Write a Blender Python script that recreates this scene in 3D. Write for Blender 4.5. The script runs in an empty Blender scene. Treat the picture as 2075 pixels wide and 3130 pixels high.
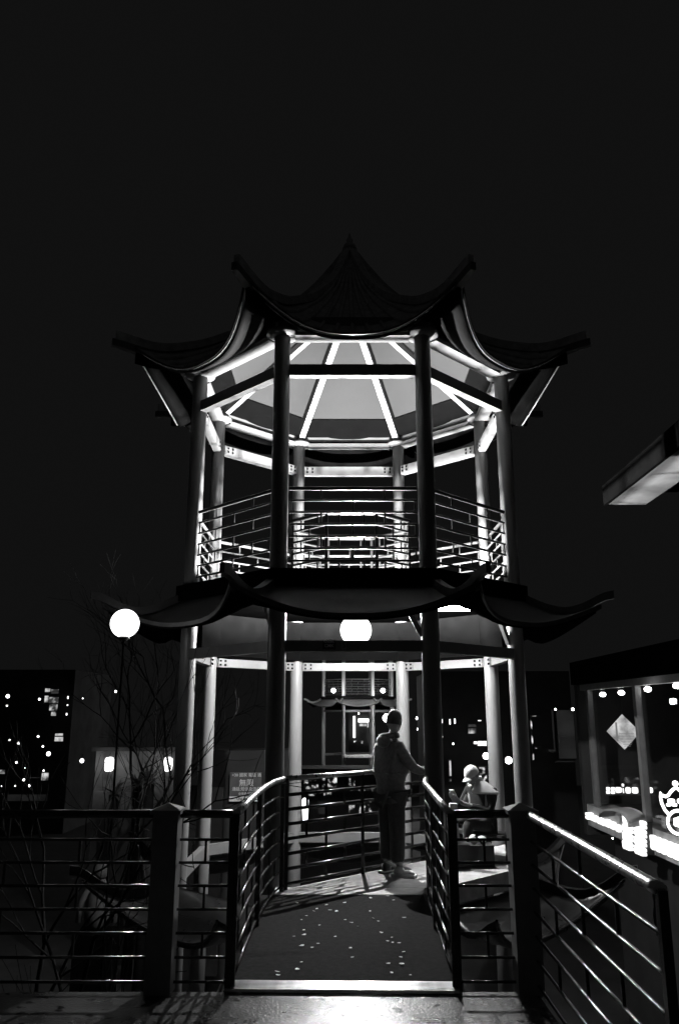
import bpy, math, random
from mathutils import Vector, Matrix, noise
R = math.radians
random.seed(7)
sc = bpy.context.scene
COL = sc.collection

# ---------------------------------------------------------------- camera, world, exposure
cam_d = bpy.data.cameras.new("camera")
cam = bpy.data.objects.new("camera", cam_d); COL.objects.link(cam)
cam.location = (0, 0, 1.78)
cam.rotation_euler = (R(90 + 14.25), 0, 0)
cam_d.sensor_fit = 'VERTICAL'; cam_d.sensor_height = 36; cam_d.lens = 27.84
cam_d.clip_start = 0.05; cam_d.clip_end = 600
sc.camera = cam
world = bpy.data.worlds.new("World"); sc.world = world; world.use_nodes = True
bg = world.node_tree.nodes["Background"]
bg.inputs[0].default_value = (1, 1, 1, 1)
bg.inputs[1].default_value = 0.0054
sc.view_settings.view_transform = 'Standard'; sc.view_settings.look = 'None'
sc.view_settings.exposure = 0; sc.view_settings.gamma = 1
sc.cycles.use_denoising = True
sc.cycles.use_adaptive_sampling = False
sc.cycles.max_bounces = 5
sc.cycles.sample_clamp_indirect = 2
sc.cycles.blur_glossy = 1.0

# ---------------------------------------------------------------- materials
def mat(name, col, rough=.6, metal=0.0, var=0.0, scale=6.0, bump=0.0, bscale=40.0, spec=.3, stretch=None, aniso=0):
    m = bpy.data.materials.new(name); m.use_nodes = True
    nt = m.node_tree; b = nt.nodes["Principled BSDF"]
    b.inputs["Base Color"].default_value = (col, col, col, 1)
    b.inputs["Roughness"].default_value = rough; b.inputs["Metallic"].default_value = metal
    b.inputs["Specular IOR Level"].default_value = spec
    if aniso: b.inputs["Anisotropic"].default_value = aniso
    tc = nt.nodes.new("ShaderNodeTexCoord"); src = tc.outputs["Object"]
    if stretch:
        mp = nt.nodes.new("ShaderNodeMapping"); mp.inputs["Scale"].default_value = stretch
        nt.links.new(src, mp.inputs[0]); src = mp.outputs[0]
    if var:
        n = nt.nodes.new("ShaderNodeTexNoise"); n.inputs["Scale"].default_value = scale; n.inputs["Detail"].default_value = 8
        nt.links.new(src, n.inputs["Vector"])
        r = nt.nodes.new("ShaderNodeMapRange")
        r.inputs["From Min"].default_value = .3; r.inputs["From Max"].default_value = .7
        r.inputs["To Min"].default_value = col * (1 - var); r.inputs["To Max"].default_value = min(1, col * (1 + var))
        nt.links.new(n.outputs["Fac"], r.inputs["Value"]); nt.links.new(r.outputs[0], b.inputs["Base Color"])
        rr = nt.nodes.new("ShaderNodeMapRange")
        rr.inputs["To Min"].default_value = max(.02, rough - .12 * var * 2); rr.inputs["To Max"].default_value = min(1, rough + .12 * var * 2)
        nt.links.new(n.outputs["Fac"], rr.inputs["Value"]); nt.links.new(rr.outputs[0], b.inputs["Roughness"])
    if bump:
        n2 = nt.nodes.new("ShaderNodeTexNoise"); n2.inputs["Scale"].default_value = bscale; n2.inputs["Detail"].default_value = 6
        nt.links.new(src, n2.inputs["Vector"])
        bp = nt.nodes.new("ShaderNodeBump"); bp.inputs["Strength"].default_value = bump; bp.inputs["Distance"].default_value = .01
        nt.links.new(n2.outputs["Fac"], bp.inputs["Height"]); nt.links.new(bp.outputs[0], b.inputs["Normal"])
    return m

def emit(name, s, sample=True, var=0.0, scale=6.0, lo=.45, hi=.6):
    m = bpy.data.materials.new(name); m.use_nodes = True
    nt = m.node_tree; b = nt.nodes["Principled BSDF"]
    b.inputs["Base Color"].default_value = (.03, .03, .03, 1); b.inputs["Roughness"].default_value = .7
    b.inputs["Emission Color"].default_value = (1, 1, 1, 1); b.inputs["Emission Strength"].default_value = s
    if var:
        tc = nt.nodes.new("ShaderNodeTexCoord")
        n = nt.nodes.new("ShaderNodeTexNoise"); n.inputs["Scale"].default_value = scale; n.inputs["Detail"].default_value = 5
        nt.links.new(tc.outputs["Object"], n.inputs["Vector"])
        r = nt.nodes.new("ShaderNodeMapRange"); r.inputs["From Min"].default_value = lo; r.inputs["From Max"].default_value = hi
        r.inputs["To Min"].default_value = s * (1 - var); r.inputs["To Max"].default_value = s
        nt.links.new(n.outputs["Fac"], r.inputs["Value"]); nt.links.new(r.outputs[0], b.inputs["Emission Strength"])
    if not sample:
        try: m.cycles.emission_sampling = 'NONE'
        except Exception: pass
    return m

M = dict(
    paint=mat("cream_paint", .62, .38, var=.10, scale=5, bump=.05, bscale=60),
    column=mat("column_paint", .17, .36, var=.14, scale=4, bump=.06, bscale=50, stretch=(1, 1, .35)),
    beam=mat("beam_paint", .15, .42, var=.12, scale=7, bump=.05),
    rafter=mat("rafter_paint", .32, .45, var=.08, scale=6, bump=.05),
    ceiling=mat("ceiling_board", .021, .8, var=.12, scale=2.2, bump=.1, bscale=25),
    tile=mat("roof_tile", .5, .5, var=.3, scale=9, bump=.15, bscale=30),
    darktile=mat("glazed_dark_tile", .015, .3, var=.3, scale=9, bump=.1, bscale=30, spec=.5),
    farwall=mat("far_wall", .07, .95, var=.2, scale=1, spec=0),
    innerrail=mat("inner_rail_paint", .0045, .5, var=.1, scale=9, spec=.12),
    hornpaint=mat("horn_paint", .09, .4, var=.15, scale=9),
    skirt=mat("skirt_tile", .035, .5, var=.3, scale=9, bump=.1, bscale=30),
    stone=mat("statue_stone", .06, .8, var=.3, scale=8, bump=.2),
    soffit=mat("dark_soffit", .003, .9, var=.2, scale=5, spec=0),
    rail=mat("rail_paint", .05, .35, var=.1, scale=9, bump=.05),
    steel=mat("rail_steel", .85, .28, metal=1.0, var=.15, scale=14, bump=.04, bscale=90),
    darkrail=mat("dark_rail_paint", .02, .22, var=.2, scale=14, bump=.05, bscale=60, spec=.8),
    post=mat("post_paint", .25, .55, var=.15, scale=8, bump=.1),
    floor=mat("pagoda_floor", .45, .55, var=.22, scale=9, bump=.2, bscale=60),
    concrete=mat("concrete", .08, .29, var=.5, scale=3.5, bump=.35, bscale=55, spec=.32),
    asphalt=mat("asphalt", .02, .85, var=.5, scale=22, bump=.6, bscale=180, spec=.04),
    plate=mat("aluminium_plate", .9, .3, metal=1.0, var=.25, scale=12, bump=.05),
    ground=mat("courtyard_paving", .05, .8, var=.3, scale=1.3, bump=.2, bscale=12),
    bandmat=mat("sign_band_paint", .3, .85, var=.2, scale=2.5, bump=.2, bscale=20),
    wall=mat("render_wall", .10, .85, var=.2, scale=2.5, bump=.25, bscale=20),
    darkwall=mat("dark_wall", .035, .8, var=.25, scale=2),
    bark=mat("bark", .016, .9, var=.3, scale=12, spec=.05),
    leaf=mat("plant_leaf", .07, .6, var=.3, scale=5),
    petal=mat("fallen_petal", .9, .6, var=.15, scale=20),
    skin=mat("skin", .35, .5, var=.08, scale=20),
    hair=mat("hair", .02, .6, var=.2, scale=60),
    jacket=mat("jacket_cloth", .11, .9, var=.3, scale=25, bump=.6, bscale=45),
    black=mat("black_cloth", .018, .9, var=.3, scale=25, bump=.3, bscale=30),
    trousers=mat("trouser_cloth", .03, .9, var=.3, scale=20, bump=.3, bscale=30),
    white=mat("white_cloth", .9, .8, var=.06, scale=18, bump=.25, bscale=25),
    paper=mat("white_paper", .78, .7, var=.15, scale=12, bump=.2, bscale=14),
    sign=mat("sign_print", .10, .4, var=.25, scale=7),
    signtext=mat("sign_lettering", .8, .5, var=.1, scale=20),
    plastic=mat("dark_plastic", .03, .3, var=.2, scale=20),
    glass_dark=mat("dark_glass", .02, .06, var=.1, scale=3, spec=.5),
    eave=mat("stained_concrete_soffit", .14, .85, var=.35, scale=1.6, bump=.2, bscale=14),
    bulb=None,
    small_bulb=emit("small_bulb_glow", 14, sample=False),
    fairy=emit("fairy_light_glow", 5, sample=False),
    neon=emit("neon_letter_glow", 1.5),
    neon_dim=emit("reflected_letter_glow", 1.6, sample=False),
    panel=emit("ceiling_panel_glow", 100),
    window=emit("lit_window_glow", .7, sample=False, var=.95, scale=2.2, lo=.42, hi=.62),
    goods=emit("lit_display_glow", 1.0, sample=False, var=1.0, scale=4.5, lo=.50, hi=.66),
    screen=emit("dim_window_glow", .018, sample=False, var=.8, scale=1.2, lo=.35, hi=.7),
    strip=emit("strip_light_glow", 3.0, sample=False),
)

def diffuser(name, s):
    """thin glowing globe that also lets the light inside pass"""
    m = bpy.data.materials.new(name); m.use_nodes = True; nt = m.node_tree; nt.nodes.clear()
    out = nt.nodes.new("ShaderNodeOutputMaterial"); ad = nt.nodes.new("ShaderNodeAddShader")
    t = nt.nodes.new("ShaderNodeBsdfTransparent"); e = nt.nodes.new("ShaderNodeEmission"); e.inputs[1].default_value = s
    nt.links.new(t.outputs[0], ad.inputs[0]); nt.links.new(e.outputs[0], ad.inputs[1]); nt.links.new(ad.outputs[0], out.inputs[0])
    m.cycles.emission_sampling = 'NONE'
    return m
def spots(m, scale=7.0, thr=.22):
    """small dark worn marks over a paved surface"""
    nt = m.node_tree; b = nt.nodes["Principled BSDF"]; old = b.inputs["Base Color"].links[0].from_socket
    tc = nt.nodes.new("ShaderNodeTexCoord"); n = nt.nodes.new("ShaderNodeTexNoise"); n.inputs["Scale"].default_value = 5; n.inputs["Detail"].default_value = 4
    mp = nt.nodes.new("ShaderNodeVectorMath"); mp.operation = 'MULTIPLY_ADD'; mp.inputs[1].default_value = (.25, .25, .25)
    nt.links.new(tc.outputs["Object"], n.inputs["Vector"]); nt.links.new(n.outputs["Color"], mp.inputs[0]); nt.links.new(tc.outputs["Object"], mp.inputs[2])
    v = nt.nodes.new("ShaderNodeTexVoronoi"); v.inputs["Scale"].default_value = scale; nt.links.new(mp.outputs[0], v.inputs["Vector"])
    r = nt.nodes.new("ShaderNodeMapRange"); r.inputs["From Min"].default_value = thr * .6; r.inputs["From Max"].default_value = thr
    nt.links.new(v.outputs["Distance"], r.inputs["Value"])
    mx = nt.nodes.new("ShaderNodeMix"); mx.data_type = 'RGBA'; mx.inputs[6].default_value = (.008, .008, .008, 1)
    nt.links.new(r.outputs[0], mx.inputs[0]); nt.links.new(old, mx.inputs[7]); nt.links.new(mx.outputs[2], b.inputs["Base Color"])
    sp = nt.nodes.new("ShaderNodeMapRange"); sp.inputs["To Min"].default_value = .05; sp.inputs["To Max"].default_value = b.inputs["Specular IOR Level"].default_value
    nt.links.new(r.outputs[0], sp.inputs["Value"]); nt.links.new(sp.outputs[0], b.inputs["Specular IOR Level"])
spots(M['concrete'])
M['bulb'] = diffuser("bulb_glow", 1.4)
M['lantern'] = diffuser("lantern_glow", 3.0)
for k_ in ("jacket", "black", "trousers"):
    bs = M[k_].node_tree.nodes["Principled BSDF"]; bs.inputs["Sheen Weight"].default_value = .8 if k_ == "jacket" else .25; bs.inputs["Sheen Roughness"].default_value = .35
# ---------------------------------------------------------------- helpers
def link(o): COL.objects.link(o); return o
def thing(name, label, cat, loc=(0, 0, 0), rz=0.0, group=None):
    o = link(bpy.data.objects.new(name, None)); o.location = loc; o.rotation_euler = (0, 0, rz)
    o.empty_display_size = .2
    o['label'] = label; o['category'] = cat
    if group: o['group'] = group
    return o
def tag(o, label, cat, group=None, kind=None):
    o['label'] = label; o['category'] = cat
    if group: o['group'] = group
    if kind: o['kind'] = kind
    return o
def struct(o): o['kind'] = 'structure'; return o

class MB:
    def __init__(s): s.v = []; s.f = []; s.s = []
    def add(s, vs, fs, smooth=False):
        n = len(s.v); s.v += [tuple(v) for v in vs]; s.f += [tuple(i + n for i in f) for f in fs]; s.s += [smooth] * len(fs); return s
    def box(s, c, d, rz=0.0, top=1.0):
        cx, cy, cz = c; hx, hy, hz = d[0] / 2, d[1] / 2, d[2] / 2
        vs = []
        for z in (-hz, hz):
            k = top if z > 0 else 1
            for x, y in ((-hx, -hy), (hx, -hy), (hx, hy), (-hx, hy)):
                x *= k; y *= k
                vs.append((cx + x * math.cos(rz) - y * math.sin(rz), cy + x * math.sin(rz) + y * math.cos(rz), cz + z))
        return s.add(vs, [(0, 3, 2, 1), (4, 5, 6, 7), (0, 1, 5, 4), (1, 2, 6, 5), (2, 3, 7, 6), (3, 0, 4, 7)])
    def bar(s, p0, p1, w, h):
        """rectangular bar, w across (horizontal), h tall"""
        p0, p1 = Vector(p0), Vector(p1); d = (p1 - p0).normalized()
        side = d.cross(Vector((0, 0, 1)))
        side = side.normalized() if side.length > 1e-4 else Vector((1, 0, 0))
        up = side.cross(d).normalized()
        vs = []
        for p in (p0, p1):
            for a, b in ((-1, -1), (1, -1), (1, 1), (-1, 1)): vs.append(p + side * a * w / 2 + up * b * h / 2)
        return s.add(vs, [(0, 3, 2, 1)[::-1], (4, 5, 6, 7)[::-1], (0, 1, 5, 4)[::-1], (1, 2, 6, 5)[::-1], (2, 3, 7, 6)[::-1], (3, 0, 4, 7)[::-1]])
    def tube(s, pts, r, n=10, caps=True):
        pts = [Vector(p) for p in pts]; rs = r if isinstance(r, (list, tuple)) else [r] * len(pts)
        base = len(s.v); vs = []; fs = []
        ref = None
        for i, p in enumerate(pts):
            d = (pts[min(i + 1, len(pts) - 1)] - pts[max(i - 1, 0)]).normalized()
            if ref is None:
                ref = Vector((0, 0, 1)) if abs(d.z) < .9 else Vector((1, 0, 0))
            a = (ref - d * ref.dot(d)).normalized(); ref = a
            b = d.cross(a)
            for k in range(n):
                t = 2 * math.pi * k / n
                vs.append(p + (a * math.cos(t) + b * math.sin(t)) * rs[i])
        for i in range(len(pts) - 1):
            for k in range(n):
                k2 = (k + 1) % n
                fs.append((i * n + k, i * n + k2, (i + 1) * n + k2, (i + 1) * n + k))
        s.add(vs, fs, True)
        if caps:
            s.f.append(tuple(base + k for k in range(n))[::-1]); s.s.append(False)
            m = base + (len(pts) - 1) * n
            s.f.append(tuple(m + k for k in range(n))); s.s.append(False)
        return s
    def lathe(s, prof, n=20, c=(0, 0, 0), smooth=True):
        vs = []; fs = []
        for r, z in prof:
            for k in range(n):
                t = 2 * math.pi * k / n; vs.append((c[0] + r * math.cos(t), c[1] + r * math.sin(t), c[2] + z))
        for i in range(len(prof) - 1):
            for k in range(n):
                k2 = (k + 1) % n; fs.append((i * n + k, i * n + k2, (i + 1) * n + k2, (i + 1) * n + k))
        fs.append(tuple(range(n))[::-1]); fs.append(tuple((len(prof) - 1) * n + k for k in range(n)))
        return s.add(vs, fs, smooth)
    def ball(s, c, r, n=16, m=10, sc=(1, 1, 1)):
        prof = [(max(1e-4, r * math.sin(math.pi * i / m)), -r * math.cos(math.pi * i / m)) for i in range(m + 1)]
        n0 = len(s.v); s.lathe(prof, n)
        s.v[n0:] = [(x * sc[0] + c[0], y * sc[1] + c[1], z * sc[2] + c[2]) for x, y, z in s.v[n0:]]
        return s
    def grid(s, fn, nu, nv, smooth=True):
        vs = [fn(i / nu, j / nv) for j in range(nv + 1) for i in range(nu + 1)]
        fs = [(j * (nu + 1) + i, j * (nu + 1) + i + 1, (j + 1) * (nu + 1) + i + 1, (j + 1) * (nu + 1) + i) for j in range(nv) for i in range(nu)]
        return s.add(vs, fs, smooth)
    def shell(s, fn, nu, nv, th):
        """grid with thickness th downward, closed at its rim"""
        n0 = len(s.v); s.grid(fn, nu, nv); n1 = len(s.v); k = n1 - n0
        s.v += [(x, y, z - th) for x, y, z in s.v[n0:n1]]
        for f in [f for f in s.f if min(f) >= n0 and max(f) < n1]:
            s.f.append(tuple(i + k for i in f)[::-1]); s.s.append(True)
        W = nu + 1
        rim = [(j * W, (j + 1) * W) for j in range(nv)] + [(j * W + nu, (j + 1) * W + nu) for j in range(nv)] + \
              [(i, i + 1) for i in range(nu)] + [(nv * W + i, nv * W + i + 1) for i in range(nu)]
        for a, b in rim:
            s.f.append((n0 + a, n0 + b, n0 + b + k, n0 + a + k)); s.s.append(False)
        return s
    def mesh(s, name):
        me = bpy.data.meshes.new(name); me.from_pydata(s.v, [], s.f)
        me.polygons.foreach_set("use_smooth", s.s); me.update()
        return me
    def build(s, name, m, parent=None):
        me = s.mesh(name); me.materials.append(m)
        o = link(bpy.data.objects.new(name, me))
        if parent: o.parent = parent
        return o

def put(name, me, parent=None, loc=(0, 0, 0), rz=0.0):
    o = link(bpy.data.objects.new(name, me)); o.location = loc; o.rotation_euler = (0, 0, rz)
    if parent: o.parent = parent
    return o
def shared(mb, name, m):
    me = mb.mesh(name); me.materials.append(m); return me

_unit = {}
def rod(name, p0, p1, r, m, parent, square=False):
    key = (m.name, square)
    if key not in _unit:
        b = MB()
        if square: b.box((0, 0, .5), (2, 2, 1))
        else: b.tube([(0, 0, 0), (0, 0, 1)], 1, 10)
        _unit[key] = shared(b, "rod", m)
    p0, p1 = Vector(p0), Vector(p1); d = p1 - p0
    o = link(bpy.data.objects.new(name, _unit[key]))
    o.rotation_mode = 'QUATERNION'
    o.rotation_quaternion = d.to_track_quat('Z', 'Y'); o.location = p0; o.scale = (r, r, d.length)
    if parent: o.parent = parent
    return o

def children_map():
    cm = {}
    for o in bpy.data.objects:
        if o.parent: cm.setdefault(o.parent.name, []).append(o)
    return cm
def copy_tree(o, cm, parent=None):
    c = o.copy(); COL.objects.link(c)
    if parent: c.parent = parent
    for ch in cm.get(o.name, []): copy_tree(ch, cm, c)
    return c

def text_mesh(body, size, depth, m, name, parent=None, loc=(0, 0, 0), rot=(R(90), 0, 0), align='CENTER', bold=0.0):
    cu = bpy.data.curves.new(name, 'FONT'); cu.body = body; cu.size = size; cu.extrude = depth; cu.offset = bold
    cu.align_x = align; cu.align_y = 'CENTER'; cu.resolution_u = 2
    t = bpy.data.objects.new(name, cu); COL.objects.link(t)
    dg = bpy.context.evaluated_depsgraph_get(); dg.update()
    me = bpy.data.meshes.new_from_object(t.evaluated_get(dg))
    bpy.data.objects.remove(t); bpy.data.curves.remove(cu)
    me.materials.clear(); me.materials.append(m)
    o = link(bpy.data.objects.new(name, me)); o.location = loc; o.rotation_euler = rot
    if parent: o.parent = parent
    return o

def ray(x, y):
    """direction of a photo position (1568 px wide copy), used to work out where things stand"""
    th = R(14.25); u = (x - 784) / 1829; v = (1182.5 - y) / 1829
    return Vector((u, math.cos(th) - v * math.sin(th), math.sin(th) + v * math.cos(th)))
def at(x, y, Y):
    d = ray(x, y); return Vector((0, 0, 1.78)) + d * (Y / d.y)
def atX(x, y, X):
    d = ray(x, y); return Vector((0, 0, 1.78)) + d * (X / d.x)

def lamp_light(name, loc, power, radius, parent=None):
    l = bpy.data.lights.new(name, 'POINT'); l.energy = power; l.shadow_soft_size = radius; l.color = (1, 1, 1)
    o = link(bpy.data.objects.new(name, l)); o.location = loc
    if parent: o.parent = parent
    return o

# ---------------------------------------------------------------- ground and decks
g = struct(MB().box((0, 30, -4.15), (110, 80, .1)).build("ground", M['ground']))
EDGE = 5.84
pl = MB(); pl.box((-1.0, 1.45, -.15), (4.6, 8.8, .29)); struct(pl.build("platform", M['concrete']))
br = MB(); br.box((.02, 7.282, -.13), (1.66, 2.88, .25)); struct(br.build("footbridge_deck", M['asphalt']))

# ---------------------------------------------------------------- pagoda
CX, CY = .162, 11.3
A, H = 2.125, .88           # apothem, half side
A1, A2 = A, H
def octo_ring(ko, ki, z0, z1, mb=None):
    """flat octagonal slab with octagonal hole"""
    mb = mb or MB(); vs = []; Rv = math.hypot(A, H)
    for k in (ko, ki):
        for z in (z0, z1):
            for i in range(8):
                t = R(22.5 + 45 * i); vs.append((Rv * k * math.cos(t), Rv * k * math.sin(t), z))
    fs = []
    for i in range(8):
        j = (i + 1) % 8
        fs += [(i, j, 8 + j, 8 + i), (16 + j, 16 + i, 24 + i, 24 + j), (8 + i, 8 + j, 24 + j, 24 + i), (j, i, 16 + i, 16 + j)]
    return mb.add(vs, fs)

def interp(tab, x):
    for (a, za), (b, zb) in zip(tab, tab[1:]):
        if x <= b: return za + (zb - za) * max(0, (x - a)) / (b - a)
    return tab[-1][1]
def smooth_tab(tab, x):
    e = .06
    return (interp(tab, max(tab[0][0], x - e)) + interp(tab, x) + interp(tab, min(tab[-1][0], x + e))) / 3

def roof_fn(k0, k1, tab, mid_k, mid_z, tip_k):
    """one side facing -Y.  u along side, v from top/inner to eave. Edge sags and draws in at its middle."""
    def fn(u, v):
        w = (2 * u - 1)
        c = abs(w) ** 2.7
        kk = k0 + (mid_k - k0) * v + ((tip_k - mid_k) * c) * v ** 2.2
        zc = smooth_tab(tab, kk + (k0 + (tip_k - k0) * v - kk) * v ** 3)
        ze = zc + (mid_z - tab[-1][1]) * (1 - c) * v ** 3.2
        x = w * H * kk; y = -A * kk
        return (x, y, ze)
    return fn

def lattice_panel(parent, name, p0, p1, z0, m, n=7, step=.147, first=.15, rr=.014, hr=.024, cell=.66, inset=.12, rz=0.0, posts=False):
    """railing panel: level rails joined by short staggered uprights"""
    e = link(bpy.data.objects.new(name, None)); e.empty_display_size = .1; e.parent = parent; e.rotation_euler = (0, 0, rz)
    p0, p1 = Vector(p0), Vector(p1); d = p1 - p0; L = d.length; d.normalize()
    a, b = p0 + d * inset, p1 - d * inset; L2 = (b - a).length
    for j in range(n):
        z = z0 + first + step * j; up = Vector((0, 0, z)); top = j == n - 1
        rod("handrail" if top else "rail", a + up, b + up, hr if top else rr, m, e)
    for j in range(n - 1):
        z = z0 + first + step * j
        k = max(1, round(L2 / cell)); off = .5 if j % 2 else 0.0
        for q in range(k + 1):
            t = (q + off) / k
            if t > 1: continue
            p = a + d * (L2 * min(max(t, .012), .988))
            rod("upright", p + Vector((0, 0, z)), p + Vector((0, 0, z + step)), rr * .8, m, e)
    if posts:
        for p in (a, b): rod("post", p + Vector((0, 0, z0)), p + Vector((0, 0, z0 + first + step * (n - 1))), .022, m, e)
    return e

pag = thing("pagoda", "nearest octagonal two storey pagoda with lit upper ceiling and upturned roof corners", "pagoda", (CX, CY, 0))
# columns
cm_ = MB(); cm_.lathe([(.108, -4.1), (.106, 0), (.104, 3.3), (.100, 6.40)], 24)
col_me = shared(cm_, "column", M['column'])
cap_me = shared(MB().lathe([(.10, 6.38), (.20, 6.40), (.205, 6.43), (.20, 6.45), (.11, 6.455)], 24), "cap_disc", M['beam'])
drum_me = shared(MB().lathe([(.10, 6.46), (.10, 6.66), (.16, 6.67), (.16, 6.70), (.1, 6.71)], 24), "column_head", M['beam'])
Rv = math.hypot(A, H)
for i in range(8):
    t = R(22.5 + 45 * i); p = (Rv * math.cos(t), Rv * math.sin(t), 0)
    c = put("column", col_me, pag, p); put("cap_disc", cap_me, c); put("column_head", drum_me, c)

def side_me(fn, name, m):
    mb = MB(); fn(mb); return shared(mb, name, m)
E = .10
tie_lo = side_me(lambda b: b.box((0, -A, 2.523), (2 * H - 2 * E, .10, .125)), "tie_beam", M['beam'])
tie_hi = side_me(lambda b: b.box((0, -A, 5.925), (2 * H - 2 * E, .11, .15)), "tie_beam", M['beam'])
def ringb(b):
    b.box((0, -A, 6.395), (2 * H - 2 * .16, .20, .05)); b.box((0, -A, 6.56), (2 * H - .22, .09, .18))
ring = side_me(ringb, "ring_beam", M['beam'])
plate_mes = [side_me(lambda b: b.box((sx * (H - .20), -A + .062, 0), (.16, .012, .13)), "end_plate", M['beam']) for sx in (-1, 1)]
def bolts(b, sx):
    if 1:
        for dx in (-.045, .045):
            for dz in (-.03, .03):
                b.box((sx * (H - .20) + dx, -A + .074, dz), (.028, .014, .028))
bolt_mes = [side_me(lambda b: bolts(b, sx), "bolt", M['soffit']) for sx in (-1, 1)]
floor_edge = side_me(lambda b: b.box((0, -A * 1.075, 3.30), (2 * H * 1.075, .05, .20)), "floor_edge_beam", M['soffit'])
valance = side_me(lambda b: b.box((0, -A * .93, 2.93), (2 * H * .94, .03, .62)), "valance_board", M['soffit'])
# roof
ROOF = [(0, 9.1), (.1, 8.68), (.32, 7.98), (.636, 7.35), (1.0, 6.86), (1.25, 6.68), (1.5, 6.74)]
rf = roof_fn(.04, 1.5, ROOF, 1.265, 6.19, 1.42)
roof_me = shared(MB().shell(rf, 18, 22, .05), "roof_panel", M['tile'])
def under(v0, v1, dz=.062):
    return lambda u, v: (lambda p: (p[0], p[1], p[2] - dz))(rf(.02 + .96 * u, v0 + (v1 - v0) * v))
ceil_me = shared(MB().shell(under(.03, .555), 16, 12, .03), "ceiling_panel", M['ceiling'])
ceil_edge_me = shared(MB().shell(under(.545, .69, .052), 16, 5, .02), "ceiling_edge_panel", M['soffit'])
eave_lit_me = shared(MB().shell(under(.68, .985), 16, 9, .03), "ceiling_panel", mat("lit_eave_board", .010, .8, var=.15, scale=2.2, bump=.1, bscale=25, spec=.05))
eave_shaded_me = shared(MB().shell(under(.68, .985), 16, 9, .03), "ceiling_panel", M['soffit'])  # darker copy of the same eave boarding, shade put into its colour
CEILT = [(0, 8.16), (1.6, 5.60)]        # straight pitched boarding under the curved roof
def flat_ceiling(k0, k1, dz=0.0):
    def fn(u, v):
        k = k0 + (k1 - k0) * v; w = (2 * u - 1) * .985
        return (w * H * k, -A * k, interp(CEILT, k) - dz)
    return fn
ceil_me = shared(MB().shell(flat_ceiling(.05, .845), 1, 1, .02), "ceiling_panel", M['ceiling'])
ceil_edge_me = shared(MB().shell(flat_ceiling(.84, 1.0, .025), 1, 1, .02), "ceiling_edge_panel", M['soffit'])  # darker outer band of the pitched boarding
for me_ in (ceil_me, ceil_edge_me): me_.polygons.foreach_set("use_smooth", [False] * len(me_.polygons))
def hip(tab, k0, k1, dz, w, h, n=26, up=0.0):
    """rectangular rib along the corner line through vertex (H,-A)"""
    b = MB(); dirv = Vector((H, -A, 0)); side = Vector((A, H, 0)).normalized()
    vs = []; fs = []
    for i in range(n + 1):
        k = k0 + (k1 - k0) * i / n
        zz = smooth_tab(tab, min(k, tab[-1][0])) + dz + up * max(0, (k - 1.22) / (k1 - 1.22 + 1e-6)) ** 2
        ww = w * (1 if k < 1.25 else 1 - .45 * (k - 1.25) / max(.01, k1 - 1.25))
        for a, c in ((-1, 0), (1, 0), (1, 1), (-1, 1)):
            vs.append(dirv * k + side * a * ww / 2 + Vector((0, 0, zz + c * h)))
    for i in range(n):
        for q in range(4):
            q2 = (q + 1) % 4; fs.append((i * 4 + q, i * 4 + q2, i * 4 + 4 + q2, i * 4 + 4 + q))
    fs += [(3, 2, 1, 0), (n * 4, n * 4 + 1, n * 4 + 2, n * 4 + 3)]
    return b.add(vs, fs, False)
raft_me = shared(hip(CEILT, .06, 1.02, -.15, .10, .12), "hip_rafter", M['rafter'])
raft_shade_me = shared(hip(CEILT, .06, 1.02, -.045, .22, .02), "rafter_shade", M['soffit'])  # dark strip that paints in the shade along both sides of each rafter
arm_me = shared(hip(ROOF, 1.03, 1.40, -.26, .10, .15), "eave_arm", M['soffit'])
ridge_me = shared(hip(ROOF, .03, 1.52, -.03, .13, .12, up=.05), "hip_ridge", M['tile'])
horn_me = shared(hip(ROOF, 1.24, 1.54, -.13, .13, .10, up=.05), "horn", M['hornpaint'])
tiles_me_b = MB()
for q in range(9):                                  # rolls of the tiled slope
    uu = .1 + .8 * q / 8
    pts = []
    for j in range(12):
        v = .12 + .87 * j / 11
        x, y, z = rf(.5 + (uu - .5), v)
        pts.append((x, y, z + .012))
    tiles_me_b.tube(pts, .028, 5)
tileroll_me = shared(tiles_me_b, "tile_roll", M['tile'])
# middle skirt roof and its floor
SK = [(1.03, 3.26), (1.2, 3.03), (1.35, 2.98), (1.5, 3.15)]
skf = roof_fn(1.03, 1.5, SK, 1.31, 2.86, 1.48)
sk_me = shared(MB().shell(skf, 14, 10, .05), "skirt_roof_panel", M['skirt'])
sks_me = shared(MB().shell(lambda u, v: (lambda p: (p[0], p[1], p[2] - .06))(skf(.01 + .98 * u, .97 * v)), 14, 8, .02), "soffit_panel", M['soffit'])
skr_me = shared(hip(SK, 1.03, 1.55, -.01, .11, .10, n=12, up=.06), "skirt_ridge", M['skirt'])
SK2 = [(z, a - 3.18) for z, a in SK]; SK2 = [(1.03, -.22), (1.2, -.34), (1.35, -.32), (1.5, -.05)]
sk2f = roof_fn(1.03, 1.5, SK2, 1.31, -.50, 1.48)
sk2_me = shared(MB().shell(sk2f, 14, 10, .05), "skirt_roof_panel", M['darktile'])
skr2_me = shared(hip(SK2, 1.03, 1.55, -.01, .11, .10, n=12, up=.06), "skirt_ridge", M['darktile'])
eaveline = MB()
eaveline.tube([Vector(sk2f(i / 14, 1.0)) + Vector((0, -.01, .0)) for i in range(15)], .014, 6, caps=False)
gut2_me = shared(eaveline, "eave_trim", M['darkrail'])
el3 = MB(); el3.tube([Vector(rf(i / 16, 1.0)) + Vector((0, -.012, -.02)) for i in range(17)], .016, 6, caps=False)
gut_me = shared(el3, "eave_trim", M['darkrail'])
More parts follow.
